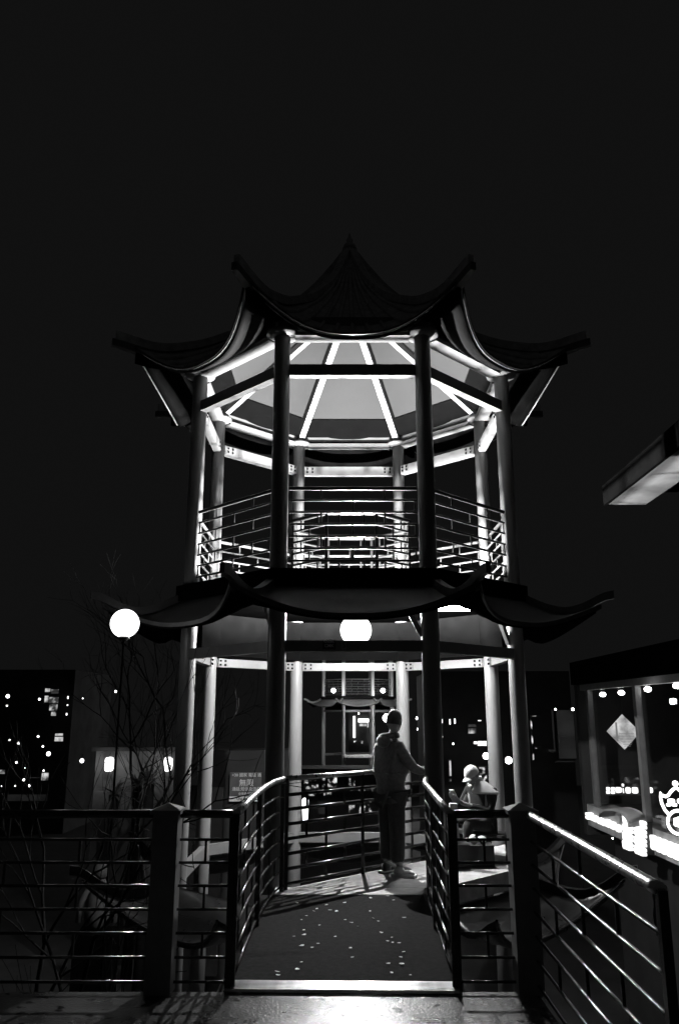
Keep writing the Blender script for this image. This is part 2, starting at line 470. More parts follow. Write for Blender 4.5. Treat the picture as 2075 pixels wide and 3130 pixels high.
bracket_me = side_me(lambda b: b.bar((H * .9, -A * .98, 2.65), (H * .62, -A * .97, 3.12), .05, .06), "bracket", M['beam'])
for i in range(8):
    rz = R(45 * i)
    for dz, me in ((0, tie_lo), (0, tie_hi)):
        tb = put("tie_beam", me, pag, (0, 0, 0), rz)
        z = 2.523 if me is tie_lo else 5.925
        for q_ in (0, 1):
            put("end_plate", plate_mes[q_], tb, (0, 0, z)); put("bolt_set", bolt_mes[q_], tb, (0, 0, z))["kind"] = "stuff"
    put("ring_beam", ring, pag, (0, 0, 0), rz)
    rp = put("roof_panel", roof_me, pag, (0, 0, 0), rz)
    put("tile_roll", tileroll_me, rp); put("eave_trim", gut_me, rp)
    put("ceiling_panel", ceil_me, pag, (0, 0, 0), rz)
    hr_ = put("hip_rafter", raft_me, pag, (0, 0, 0), rz); put("rafter_shade", raft_shade_me, hr_); put("eave_arm", arm_me, pag, (0, 0, 0), rz)
    put("ceiling_edge_panel", ceil_edge_me, pag, (0, 0, 0), rz); put("ceiling_panel", eave_lit_me if i in (1, 7) else eave_shaded_me, pag, (0, 0, 0), rz)
    rd = put("hip_ridge", ridge_me, pag, (0, 0, 0), rz); put("horn", horn_me, rd)
    sp_ = put("skirt_roof_panel", sk_me, pag, (0, 0, 0), rz); put("soffit_panel", sks_me, sp_); put("skirt_ridge", skr_me, pag, (0, 0, 0), rz)
    put("floor_edge_beam", floor_edge, pag, (0, 0, 0), rz)
    if i not in (0, 1, 7): put("valance_board", valance, pag, (0, 0, 0), rz)
    put("bracket", bracket_me, pag, (0, 0, 0), rz)
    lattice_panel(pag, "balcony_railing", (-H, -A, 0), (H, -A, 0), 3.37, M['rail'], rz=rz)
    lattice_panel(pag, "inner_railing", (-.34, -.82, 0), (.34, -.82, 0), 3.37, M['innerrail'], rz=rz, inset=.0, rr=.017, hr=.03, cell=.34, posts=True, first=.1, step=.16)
octo_ring(1.06, .385, 3.27, 3.37).build("upper_floor", M['soffit'], pag)
def floor_poly():
    Rk = math.hypot(A, H) * 1.05
    pts = [Vector((Rk * math.cos(R(22.5 + 45 * i)), Rk * math.sin(R(22.5 + 45 * i)))) for i in range(8)]
    a = Vector((-.62 - CX, 8.93 - CY)); d = (Vector((1.1, 10.66)) - Vector((-.62, 8.93))).normalized(); nrm = Vector((-d.y, d.x))
    out = []
    for i in range(8):
        p, q = pts[i], pts[(i + 1) % 8]; sp, sq = (p - a).dot(nrm), (q - a).dot(nrm)
        if sp <= 0: out.append(p)
        if sp * sq < 0: out.append(p.lerp(q, sp / (sp - sq)))
    return out
fp = floor_poly(); nf = len(fp)
MB().add([(p.x, p.y, 0) for p in fp] + [(p.x, p.y, -.2) for p in fp], [tuple(range(nf)), tuple(range(nf, 2 * nf))[::-1]] + [(i, nf + i, nf + (i + 1) % nf, (i + 1) % nf) for i in range(nf)]).build("lower_floor", M['floor'], pag)
MB().box((.16 - CX, 8.893 - CY, -.06), (1.66, .34, .12)).build("landing", M['floor'], pag)
sill = side_me(lambda b: b.box((0, -A * .985, -.12), (2 * H - .1, .10, .14)), "sill_beam", M['beam'])
for i in (2, 3, 4, 5, 6): put("sill_beam", sill, pag, (0, 0, 0), R(45 * i))
fin = MB().lathe([(.12, 9.00), (.09, 9.08), (.04, 9.12), (.055, 9.17), (.03, 9.21), (.008, 9.30)], 14).build("finial", M['tile'], pag)
# the centre lamp: a globe with an open bowl on top, throwing light up through the well
lamp = thing("pendant_lamp", "big glowing globe lamp hanging in the middle under the upper floor", "lamp", (CX + .07, CY, 0))
MB().ball((0, 0, 2.92), .222, 28, 18).build("globe", M['bulb'], lamp)
MB().lathe([(.06, 3.125), (.24, 3.14), (.27, 3.20), (.26, 3.20), (.05, 3.15)], 20).build("reflector_bowl", M['beam'], lamp)
st = MB()
for t in (0, 120, 240): st.tube([(.22 * math.cos(R(t)), .22 * math.sin(R(t)), 3.17), (.84 * math.cos(R(t)), .84 * math.sin(R(t)), 3.29)], .008, 6)
st.build("hanger", M['plastic'], lamp)
lamp_light("globe_light", (0, 0, 2.93), 820, .022, lamp)
lamp_light("uplight", (0, 0, 3.215), 7200, .05, lamp)

# twin pagoda far behind: same build
cmap = children_map()
twin = copy_tree(pag, cmap); twin.location = (1.13, 51.2, -.62); twin['label'] = "distant twin pagoda seen small between the back columns of the near pagoda"

# lower skirt roof under the near pagoda floor, kept to this one
for i in range(8):
    rz = R(45 * i)
    if i == 0: continue
    rp = put("skirt_roof_panel", sk2_me, pag, (0, 0, 0), rz); put("eave_trim", gut2_me, rp)
    if i != 7 : put("skirt_ridge", skr2_me, pag, (0, 0, 0), rz)

# lit soffit patch beside the right front column, its brightness made a glow
pn = MB()
q = [at(1003, 1401, 11.2), at(1036, 1397, 11.2), at(1062, 1403, 11.35), at(1085, 1421, 11.7), at(1003, 1421, 11.7)]
q = [Vector((p.x, p.y, 3.262)) for p in q]
qs = [(p.x, p.y, p.z) for p in q]
pn.add(qs + [(x, y, z - .02) for x, y, z in qs], [(0, 1, 2, 3, 4), (9, 8, 7, 6, 5)] + [(i, (i + 1) % 5, 5 + (i + 1) % 5, 5 + i) for i in range(5)])
pnl = pn.build("glowing_soffit_patch", M['panel']); tag(pnl, "bright white lit soffit patch under the upper floor, built as a glowing panel, right of the front columns", "soffit patch")

# sticker on the front tie beam
sk = thing("sticker", "small dark sticker with pale block letters on the front beam", "sticker", (-.22 + CX - .06, CY - A - .056, 2.53))
MB().box((0, 0, 0), (.15, .006, .09)).build("backing", M['plastic'], sk)
text_mesh("OZEL\nCMK", .05, .001, M['signtext'], "lettering", sk, (0, -.005, .018), bold=.0008)
sk2 = thing("sticker", "faint round sticker with a looped symbol beside the block letter sticker", "sticker", (.05, CY - A - .056, 2.53))
MB().box((0, 0, 0), (.06, .006, .10)).build("backing", M['post'], sk2)
text_mesh("S", .09, .001, M['plastic'], "lettering", sk2, (0, -.005, 0))

# ---------------------------------------------------------------- railings of bridge and platform
def path_railing(name, label, pts, n=8, z0=0.0, top=1.10, step=.147, cell=.6, post_at=(), hr=.028, rr=.0095, group=None, mrail=None, hcap=True):
    t = thing(name, label, "railing", (pts[0][0], pts[0][1], 0), group=group)
    o = Vector((pts[0][0], pts[0][1], 0))
    P = [Vector((p[0], p[1], 0)) - o for p in pts]
    mr = mrail or M['steel']
    z_top = z0 + top
    hz = Vector((0, 0, z_top)); MB().tube([p + hz for p in P], hr, 12).build("handrail", mr, t)
    for j in range(1, n):
        hz = Vector((0, 0, z_top - .02 - step * j)); MB().tube([p + hz for p in P], rr, 8).build("rail", M['darkrail'], t)
    Ls = [0]
    for a, b in zip(P, P[1:]): Ls.append(Ls[-1] + (b - a).length)
    def along(s):
        for i in range(len(P) - 1):
            if s <= Ls[i + 1] + 1e-6: return P[i].lerp(P[i + 1], (s - Ls[i]) / max(1e-6, Ls[i + 1] - Ls[i]))
        return P[-1]
    k = max(1, round(Ls[-1] / cell))
    for j in range(n - 1):
        z1 = z_top - step * j - (.02 if j else 0); zb = z_top - .02 - step * (j + 1)
        off = .5 if j % 2 else 0
        for q in range(k + 1):
            s = (q + off) / k
            if s > 1 or s < .01 or s > .99: continue
            p = along(s * Ls[-1]); rod("upright", p + Vector((0, 0, zb)), p + Vector((0, 0, z1)), rr * .8, M['darkrail'], t, square=True)
    for s in post_at:
        p = along(s * Ls[-1]); rod("post", p + Vector((0, 0, z0 - .02)), p + Vector((0, 0, z_top)), .02, M['darkrail'], t, square=True)
    return t

path_railing("bridge_railing", "left railing of the footbridge curving in at its far end", [(-.715, 5.88), (-.725, 6.7), (-.72, 7.4), (-.70, 8.0), (-.665, 8.5), (-.60, 8.87)], post_at=(0, .55, 1))
path_railing("bridge_railing", "right railing of the footbridge ending at the front right column", [(.77, 5.88), (.80, 6.8), (.83, 7.7), (.85, 8.3), (.93, 9.0)], post_at=(0, .5, 1))
path_railing("floor_railing", "slanting railing across the pagoda floor left of the standing man", [(-.56, 8.95), (.0, 9.52), (.56, 10.08), (1.1, 10.62)], post_at=(0, .5, 1), rr=.018)
path_railing("platform_railing", "long railing on the left side running level to the left post", [(-3.3, 5.86), (-1.28, 5.86)], mrail=M['darkrail'], post_at=(0,), rr=.010, cell=.9)
path_railing("platform_railing", "short dark railing between the left post and the bridge", [(-1.10, 5.86), (-.74, 5.86)], post_at=(1,), mrail=M['darkrail'], cell=.36)
path_railing("platform_railing", "short dark railing between the bridge and the right post", [(.79, 5.86), (1.20, 5.86)], post_at=(0,), mrail=M['darkrail'], cell=.36)
path_railing("platform_railing", "railing on the right running toward the viewer from the right post", [(1.30, 5.78), (1.29, 4.6), (1.275, 3.5), (1.275, 3.42)], post_at=(1,), cell=1.15)
for x, lab in ((-1.19, "left square post with pyramid cap beside the bridge"), (1.255, "right square post with pyramid cap beside the bridge")):
    t = thing("railing_post", lab, "post", (x, 5.86, 0), group="square posts flanking the bridge")
    MB().box((0, 0, .55), (.17, .17, 1.12)).build("shaft", M['post'], t)
    b = MB().box((0, 0, 1.12), (.21, .21, .025)); b.add([(-.1, -.1, 1.133), (.1, -.1, 1.133), (.1, .1, 1.133), (-.1, .1, 1.133), (0, 0, 1.175)], [(0, 1, 4), (1, 2, 4), (2, 3, 4), (3, 0, 4)])
    b.build("cap", M['post'], t)

# ridged threshold plate
th = thing("threshold_plate", "ribbed aluminium threshold plate across the start of the bridge", "threshold plate", (.02, 5.90, .004), rz=R(-1.2))
MB().box((0, 0, .004), (1.56, .2, .008)).build("base_plate", M['plate'], th)
rib = shared(MB().bar((-.77, 0, .012), (.77, 0, .012), .012, .009), "rib", M['plate'])
for i in range(8): put("rib", rib, th, (0, -.084 + .024 * i, 0))

# fallen petals on the dark bridge deck (positions read from the deck)
petal_px = [(1065,1068),(1300,1085),(1222,1117),(1200,1135),(1330,1126),(1380,1136),(1445,1067),(1142,1172),(1102,1205),(1245,1247),(1450,1204),(1498,1227),(1552,1256),(1120,1286),(1120,1323),(1042,1336),(1370,1338),(1102,1410),(1186,1425),(1232,1393),(1494,1431),(1506,1503),(1100,1542),(1072,1599),(910,1618),(915,1645),
            (1650,1030),(1785,1014),(1833,1047),(1643,1136),(1673,1192),(1712,1215),(1735,1306),(1820,1345),(1785,1373),(1823,1386),(1877,1389),(1890,1501),(1790,1554),(1898,1555),(1820,1625),(1970,1647),(1660,1722),(1915,1186),(1540,998),(1915,1460)]
pm = []
for s in range(3):
    b = MB(); n = 7
    vs = [(0, 0, .002)] + [(.011 * math.cos(2 * math.pi * k / n) * random.uniform(.7, 1.2), .016 * math.sin(2 * math.pi * k / n) * random.uniform(.7, 1.2), random.uniform(.002, .007)) for k in range(n)]
    b.add(vs, [(0, 1 + k, 1 + (k + 1) % n) for k in range(n)])
    pm.append(shared(b, "petal", M['petal']))
for i, (zx, zy) in enumerate(petal_px):
    sx = (500 + zx * .3827) if zx < 1570 else (1050 + (zx - 1435) * .3827)
    x = sx / 1.3233; y = (2350 + zy * .3827) / 1.3233
    d = ray(x, y); p = Vector((0, 0, 1.78)) + d * (-1.775 / d.z)
    o = put("petal", pm[i % 3], None, (p.x, p.y, .002), random.uniform(0, 6.28)); k_ = random.uniform(.9, 1.7); o.scale = (k_, k_, 1)
    tag(o, "tiny pale fallen petal on the dark deck of the footbridge", "petal", "petals scattered on the bridge deck")

# ---------------------------------------------------------------- people
def skin_body(name, joints, edges, m, parent, root=0, sub=2, smooth=True):
    """joints: name -> (x, y, z, rx[, ry])"""
    names = list(joints); idx = {n: i for i, n in enumerate(names)}
    me = bpy.data.meshes.new(name)
    me.from_pydata([joints[n][:3] for n in names], [(idx[a], idx[b]) for a, b in edges], [])
    o = bpy.data.objects.new(name, me); COL.objects.link(o)
    sm = o.modifiers.new("skin", 'SKIN'); sm.use_smooth_shade = True
    if not me.skin_vertices: pass
    for i, n in enumerate(names):
        j = joints[n]; sv = me.skin_vertices[0].data[i]
        sv.radius = (j[3], j[4] if len(j) > 4 else j[3]); sv.use_root = (i == root)
    ss = o.modifiers.new("subsurf", 'SUBSURF'); ss.levels = sub; ss.render_levels = sub
    dg = bpy.context.evaluated_depsgraph_get(); dg.update()
    me2 = bpy.data.meshes.new_from_object(o.evaluated_get(dg)); me2.name = name
    bpy.data.objects.remove(o)
    me2.materials.clear(); me2.materials.append(m)
    o2 = link(bpy.data.objects.new(name, me2))
    if parent: o2.parent = parent
    return o2

def hand(J, Ed, pre, wrist, d, side, palm_r=.02, curl=Vector((0, 0, -1))):
    """palm and five fingers from a wrist position along d; side = direction of thumb"""
    d = Vector(d).normalized(); side = Vector(side).normalized(); w = Vector(wrist)
    pc = w + d * .05; J[pre + 'palm'] = (*pc, .030, .016); Ed.append((pre + 'wrist', pre + 'palm'))
    kn = w + d * .09; J[pre + 'kn'] = (*kn, .034, .015); Ed.append((pre + 'palm', pre + 'kn'))
    for q in range(4):
        b = kn + side * (.027 - .018 * q) + d * .006; L = (.034, .040, .038, .030)[q]
        m1 = b + d * L + curl * .010; t1 = m1 + (d + curl * 1.2).normalized() * L * .9
        for nm, p, r in (('a', b, .0095), ('b', m1, .0085), ('c', t1, .007)): J[f'{pre}f{q}{nm}'] = (*p, r)
        Ed += [(pre + 'kn', f'{pre}f{q}a'), (f'{pre}f{q}a', f'{pre}f{q}b'), (f'{pre}f{q}b', f'{pre}f{q}c')]
    tb = pc + side * .03; tm = tb + (side + d).normalized() * .035; tt = tm + (d * 1.2 + side * .2 + curl * .4).normalized() * .03
    for nm, p, r in (('a', tb, .012), ('b', tm, .010), ('c', tt, .008)): J[f'{pre}t{nm}'] = (*p, r)
    Ed += [(pre + 'palm', pre + 'ta'), (pre + 'ta', pre + 'tb'), (pre + 'tb', pre + 'tc')]

def head_mesh(mb, c, face, tilt=0.0, s=1.0):
    """head with brow, nose, mouth, chin, eyes and ears; face = yaw of the look direction"""
    def f(u, v):
        th = 2 * math.pi * u; ph = math.pi * v
        x = math.sin(ph) * math.sin(th); y = math.sin(ph) * math.cos(th); z = math.cos(ph)   # y forward
        X, Y, Z = x * .076, y * .095, z * .118
        if Z < 0: X *= 1 - .28 * (-z) ** 1.5; Y = Y * (1 - .12 * (-z)) + .012 * (-z) * (1 if y > 0 else 0)
        fr = max(0, y) ** 6
        a = math.exp(-(X / .014) ** 2)
        Y += fr * (.026 * a * math.exp(-((Z + .022) / .018) ** 2) + .006 * math.exp(-((Z - .02) / .012) ** 2) + .008 * math.exp(-(X / .025) ** 2) * math.exp(-((Z + .060) / .010) ** 2))
        Y -= fr * .010 * math.exp(-((abs(X) - .030) / .013) ** 2) * math.exp(-((Z - .002) / .010) ** 2)
        Y += fr * .008 * math.exp(-(X / .02) ** 2) * math.exp(-((Z + .093) / .014) ** 2)
        return (X, Y, Z)
    m0 = len(mb.v); mb.grid(f, 36, 28)
    for sx in (-1, 1):
        mb.ball((sx * .079, -.008, -.012), .03, 10, 8, (.35, .62, 1.05))
        mb.ball((sx * .030, .080, .002), .011, 8, 6)
    q = Matrix.Translation(c) @ Matrix.Rotation(face, 4, 'Z') @ Matrix.Rotation(-tilt, 4, 'X') @ Matrix.Scale(s, 4)
    mb.v[m0:] = [tuple(q @ Vector(v)) for v in mb.v[m0:]]
    return q

# standing man, seen from behind, head turned to the right, right hand on the railing
man = thing("person", "standing man in a hooded jacket seen from behind with his hand on the railing", "person", (.60, 9.76, 0), rz=R(-58))
J = {'pelvis': (0, 0, .93, .13, .11), 'waist': (0, 0, 1.08, .13, .10), 'chest': (0, 0, 1.30, .15, .11), 'base': (0, .01, 1.45, .07, .07), 'neck': (.01, .03, 1.53, .052), 'skull': (.015, .04, 1.60, .055),
     'Ls': (-.17, 0, 1.42, .06), 'Le': (-.25, -.03, 1.14, .045), 'Lw': (-.20, .12, .95, .03),
     'Rs': (.17, .01, 1.42, .06), 'Re': (.27, .10, 1.18, .045), 'Rwrist': (.33, .30, 1.10, .028),
     'Lh': (-.09, 0, .88, .09), 'Lk': (-.10, .01, .50, .06), 'La': (-.11, 0, .10, .04), 'Lt': (-.13, .14, .04, .035),
     'Rh': (.09, 0, .88, .09), 'Rk': (.11, .02, .50, .06), 'Ra': (.13, 0, .10, .04), 'Rt': (.20, .13, .04, .035)}
Ed = [('pelvis', 'waist'), ('waist', 'chest'), ('chest', 'base'), ('base', 'neck'), ('neck', 'skull'), ('chest', 'Ls'), ('Ls', 'Le'), ('Le', 'Lw'), ('chest', 'Rs'), ('Rs', 'Re'), ('Re', 'Rwrist'),
      ('pelvis', 'Lh'), ('Lh', 'Lk'), ('Lk', 'La'), ('La', 'Lt'), ('pelvis', 'Rh'), ('Rh', 'Rk'), ('Rk', 'Ra'), ('Ra', 'Rt')]
hand(J, Ed, 'R', J['Rwrist'][:3], (.25, .9, -.15), (-1, .2, .1))
body = skin_body("body", J, Ed, M['skin'], man)
hb = MB(); qh = head_mesh(hb, Vector((.02, .05, 1.685)), R(24), tilt=R(8), s=1.12); hb.build("head", M['skin'], man)
def scalp(u, v):
    th = 2 * math.pi * u; ph = math.pi * (.60 if math.cos(th) < .35 else .34) * v
    x = math.sin(ph) * math.sin(th); y = math.sin(ph) * math.cos(th); z = math.cos(ph)
    k = 1.07 + .02 * noise.noise(Vector((x * 9, y * 9, z * 9)))
    return tuple(qh @ Vector((x * .076 * k, y * .095 * k, z * .118 * k + .002)))
MB().grid(scalp, 32, 14).build("hair", M['hair'], man)
JJ = {'hem': (0, 0, .86, .165, .145), 'pelvis': (0, -.005, .95, .18, .15), 'waist': (0, -.01, 1.10, .18, .145), 'chest': (0, -.01, 1.30, .195, .15), 'base': (0, 0, 1.44, .11, .09), 'collar': (0, .0, 1.51, .085, .08),
      'Ls': (-.19, -.01, 1.40, .078), 'Le': (-.265, -.04, 1.14, .066), 'Lw': (-.215, .09, .97, .05),
      'Rs': (.19, 0, 1.40, .078), 'Re': (.285, .09, 1.18, .064), 'Rw': (.33, .26, 1.11, .042)}
jed = [('pelvis', 'hem'), ('pelvis', 'waist'), ('waist', 'chest'), ('chest', 'base'), ('base', 'collar'), ('chest', 'Ls'), ('Ls', 'Le'), ('Le', 'Lw'), ('chest', 'Rs'), ('Rs', 'Re'), ('Re', 'Rw')]
jk = skin_body("jacket", JJ, jed, M['jacket'], man, root=1, sub=3)
for v in jk.data.vertices:
    n_ = noise.noise(v.co * 9) * .010 + noise.noise(Vector((v.co.x * 4, v.co.y * 4, v.co.z * 22))) * .006
    v.co += v.normal * n_
hd = MB(); hd.tube([(.105 * math.cos(t) , .085 * math.sin(t) - .015, 1.515 + .025 * math.cos(t - 1) - .02 * math.sin(t)) for t in [2 * math.pi * k / 18 for k in range(19)]], .036, 10); hd.ball((0, -.10, 1.46), .10, 14, 10, (1.25, .55, .75))
hd.build("hood", M['jacket'], man)
TJ = {'p': (0, 0, .90, .16, .13), 'Lh': (-.09, 0, .84, .12), 'Lk': (-.09, .005, .50, .10), 'La': (-.09, 0, .12, .088), 'Rh': (.09, 0, .84, .12), 'Rk': (.09, .015, .50, .10), 'Ra': (.105, 0, .12, .088)}
skin_body("trousers", TJ, [('p', 'Lh'), ('Lh', 'Lk'), ('Lk', 'La'), ('p', 'Rh'), ('Rh', 'Rk'), ('Rk', 'Ra')], M['trousers'], man)
def shoe(name, x, y, rz, m, parent, z=0.0, label=None):
    b = MB(); b.ball((0, .02, .055), .06, 14, 10, (.85, 1.1, .95)); b.ball((0, .12, .04), .05, 14, 10, (.95, 1.5, .8)); b.box((0, .07, .012), (.095, .27, .024))
    o = b.build(name, m, parent); o.location = (x, y, z); o.rotation_euler = (0, 0, rz)
    sb = MB(); sb.box((0, .07, .0245), (.10, .275, .012)); put("sole", shared(sb, "sole", M['white']), o)
    if label: o['label'] = label
    return o
shoe("shoe", -.10, -.03, R(12), M['jacket'], man); shoe("shoe", .15, -.03, R(-52), M['white'], man)

# seated person in a white cap, looking down at a phone
sx, sy, sz = 1.87, 10.85, 0.0
face = R(118)
sit = thing("person", "seated person in a white cap and white collared top looking down at a phone", "person", (sx, sy, sz), rz=0)
F = Vector((-math.sin(face), math.cos(face), 0)); F = Vector((-.80, -.60, 0)).normalized(); S_ = Vector((F.y, -F.x, 0))   # forward, person's right
def L(f, s, z): p = F * f + S_ * s; return (p.x, p.y, z)
SJ = {'pelvis': (*L(0, 0, .42), .14), 'waist': (*L(.04, 0, .56), .125), 'chest': (*L(.08, 0, .74), .135), 'base': (*L(.12, 0, .87), .07), 'neck': (*L(.15, 0, .91), .048), 'skull': (*L(.18, 0, .95), .05),
      'As': (*L(.09, .17, .82), .058), 'Ae': (*L(.16, .25, .58), .043), 'Awrist': (*L(.42, .12, .70), .027),
      'Bs': (*L(.09, -.17, .82), .058), 'Be': (*L(.18, -.24, .58), .043), 'Bwrist': (*L(.43, -.04, .68), .027),
      'Ah': (*L(.05, .09, .40), .085), 'Ak': (*L(.44, .12, .44), .06), 'Aa': (*L(.46, .12, .08), .04), 'At': (*L(.58, .13, .04), .033),
      'Bh': (*L(.05, -.09, .40), .085), 'Bk': (*L(.44, -.12, .44), .06), 'Ba': (*L(.42, -.12, .08), .04), 'Bt': (*L(.54, -.13, .04), .033)}
Se = [('pelvis', 'waist'), ('waist', 'chest'), ('chest', 'base'), ('base', 'neck'), ('neck', 'skull'), ('chest', 'As'), ('As', 'Ae'), ('Ae', 'Awrist'), ('chest', 'Bs'), ('Bs', 'Be'), ('Be', 'Bwrist'),
      ('pelvis', 'Ah'), ('Ah', 'Ak'), ('Ak', 'Aa'), ('Aa', 'At'), ('pelvis', 'Bh'), ('Bh', 'Bk'), ('Bk', 'Ba'), ('Ba', 'Bt')]
hand(SJ, Se, 'A', SJ['Awrist'][:3], F * .8 - S_ * .3 + Vector((0, 0, .6)), -S_, curl=Vector((0, 0, 1)) * .6 - F * .3)
hand(SJ, Se, 'B', SJ['Bwrist'][:3], F * .8 + S_ * .3 + Vector((0, 0, .6)), S_, curl=Vector((0, 0, 1)) * .6 - F * .3)
skin_body("body", SJ, Se, M['skin'], sit)
hb = MB(); yaw = math.atan2(-F.x, F.y)
qh2 = head_mesh(hb, Vector(L(.21, 0, 1.0)), yaw, tilt=R(28)); hb.build("head", M['skin'], sit)
def cap_(u, v):
    th = 2 * math.pi * u; ph = math.pi * .52 * v
    x = math.sin(ph) * math.sin(th); y = math.sin(ph) * math.cos(th); z = math.cos(ph)
    return tuple(qh2 @ Vector((x * .090, y * .106 - .006, z * .112 + .022)))
cp = MB().grid(cap_, 28, 10)
cp.shell(lambda u, v: tuple(qh2 @ Vector(((2 * u - 1) * .07 * (1 - .25 * v * v), .085 + .085 * v * (1 - .5 * (2 * u - 1) ** 2), .030 - .012 * v - .03 * (2 * u - 1) ** 2))), 10, 5, .006)
cp.build("cap", M['white'], sit)
SJJ = {'pelvis': (*L(0, 0, .44), .16), 'waist': (*L(.03, 0, .56), .155), 'chest': (*L(.07, 0, .74), .16), 'base': (*L(.10, 0, .85), .09),
       'As': (*L(.08, .19, .80), .075), 'Ae': (*L(.16, .27, .58), .062), 'Aw': (*L(.36, .15, .67), .045), 'Bs': (*L(.08, -.19, .80), .075), 'Be': (*L(.17, -.26, .58), .062), 'Bw': (*L(.37, -.07, .65), .045)}
skin_body("jacket", SJJ, [('pelvis', 'waist'), ('waist', 'chest'), ('chest', 'base'), ('chest', 'As'), ('As', 'Ae'), ('Ae', 'Aw'), ('chest', 'Bs'), ('Bs', 'Be'), ('Be', 'Bw')], M['black'], sit, sub=2)
def yoke(u, v):
    t = R(-170) + R(165) * u  # one side only: the unlit half is left out of the shape
    rr_ = .085 + .155 * v
    p = Vector(L(.11 - .03 * v + rr_ * .72 * math.cos(t), rr_ * 1.22 * math.sin(t), .935 - .135 * v ** 1.3))
    return tuple(p)
MB().shell(yoke, 28, 8, .012).build("yoke", M['white'], sit)
def collar(u, v):
    t = R(-150) + R(300) * u
    p = L(.14 + (.075 + .02 * v) * math.cos(t + math.pi), (.08 + .025 * v) * math.sin(t), .97 - .075 * v + .02 * math.cos(t)); return tuple(p)
MB().shell(collar, 22, 4, .006).build("collar", M['white'], sit)
TJ = {'p': (*L(0, 0, .41), .14), 'Ah': (*L(.08, .09, .41), .095), 'Ak': (*L(.45, .12, .44), .075), 'Aa': (*L(.46, .12, .13), .06), 'Bh': (*L(.08, -.09, .41), .095), 'Bk': (*L(.45, -.12, .44), .075), 'Ba': (*L(.43, -.12, .13), .06)}
skin_body("trousers", TJ, [('p', 'Ah'), ('Ah', 'Ak'), ('Ak', 'Aa'), ('p', 'Bh'), ('Bh', 'Bk'), ('Bk', 'Ba')], M['trousers'], sit)
for s_ in (.12, -.12):
    p = L(.44, s_, 0); shoe("shoe", p[0], p[1], yaw, M['white'], sit)
ph = thing("phone", "small phone held up by the seated person in the cap", "phone", Vector(L(.50, .04, .78)) + Vector((sx, sy, 0)), rz=yaw)
o = MB().box((0, 0, 0), (.075, .01, .15)).build("case", M['white'], ph); o.rotation_euler = (R(-35), 0, 0)
o = MB().box((0, -.0065, 0), (.068, .003, .14)).build("screen", M['screen'], ph); o.rotation_euler = (R(-35), 0, 0)
bn = thing("bench", "low dark bench under the seated person", "bench", (sx + .06, sy + .05, 0), rz=math.atan2(S_.y, S_.x))
MB().box((0, 0, .275), (1.0, .34, .05)).build("seat", M['darkwall'], bn)
for s_ in (-.42, .42): MB().box((s_, 0, .125), (.06, .3, .25)).build("leg", M['darkwall'], bn)
# white bag beside the seated person
bg_p = at(1048, 1946, 10.2)
bag = thing("paper_bag", "white bag with a dark band standing left of the seated person", "bag", (bg_p.x, bg_p.y, bg_p.z))
b = MB(); b.box((0, 0, .125), (.125, .09, .20), top=.8); b.box((.005, 0, .345), (.10, .07, .20), top=.92); b.build("sheet", M['paper'], bag)
MB().box((0, 0, .235), (.12, .09, .03)).build("band", M['plastic'], bag)
bst = MB(); bst.box((bg_p.x, bg_p.y, bg_p.z / 2 + .011), (.34, .3, bg_p.z - .03)); tag(bst.build("planter_box", M['darkwall']), "low dark box under the white bag", "box")
b2 = at(1101, 1948, 10.3)
bag2 = thing("paper_bag", "crumpled pale bag lying below the seated person", "bag", (b2.x, b2.y, b2.z))
bb = MB(); bb.ball((-.04, 0, .05), .06, 8, 6, (1, 1, .9)); bb.ball((.06, 0, .045), .055, 7, 5, (1.1, 1, .8)); bb.build("sheet", M['paper'], bag2)
MB().bar((-.03, -.07, .10), (.06, -.07, .0), .02, .025).build("strap", M['plastic'], bag2)
bst = MB(); bst.box((b2.x, b2.y, b2.z / 2), (.36, .28, b2.z - .006)); tag(bst.build("planter_box", M['darkwall']), "low dark box under the crumpled bag", "box")

# ---------------------------------------------------------------- right gallery building
FX = 5.0
gal = thing("shop_building", "shop building on the right with tall glass bays, bright sign band and a projecting eave", "building", (FX, 0, 0))
MB().box((.25, 9.5, -.20), (.5, 15.0, .40)).build("sign_band", M['bandmat'], gal)
MB().box((3.2, 9.5, -.02), (5.4, 15.0, .04)).build("floor", M['darkwall'], gal)
MB().box((2.6, 17.2, .9), (5.2, .2, 3.0)).build("end_wall", M['darkwall'], gal)
MB().box((2.9, 9.5, 2.58), (6.1, 15.0, .46)).build("upper_wall", M['soffit'], gal)
for Y in (12.0, 8.0, 4.0): MB().box((1.8, Y, 3.9), (.25, .25, 2.2)).build("eave_post", M['soffit'], gal)
MB().box((3.0, 9.5, -2.4), (5.0, 15.0, 3.9)).build("lower_wall", M['darkwall'], gal)
MB().bar((.06, 2.2, 2.29), (.06, 16.9, 2.29), .12, .12).build("window_head", M['post'], gal)
for Y in (16.5, 13.85, 11.1, 8.4, 5.7):
    MB().box((.06, Y, 1.115), (.10, .14, 2.23)).build("mullion", M['beam'], gal)
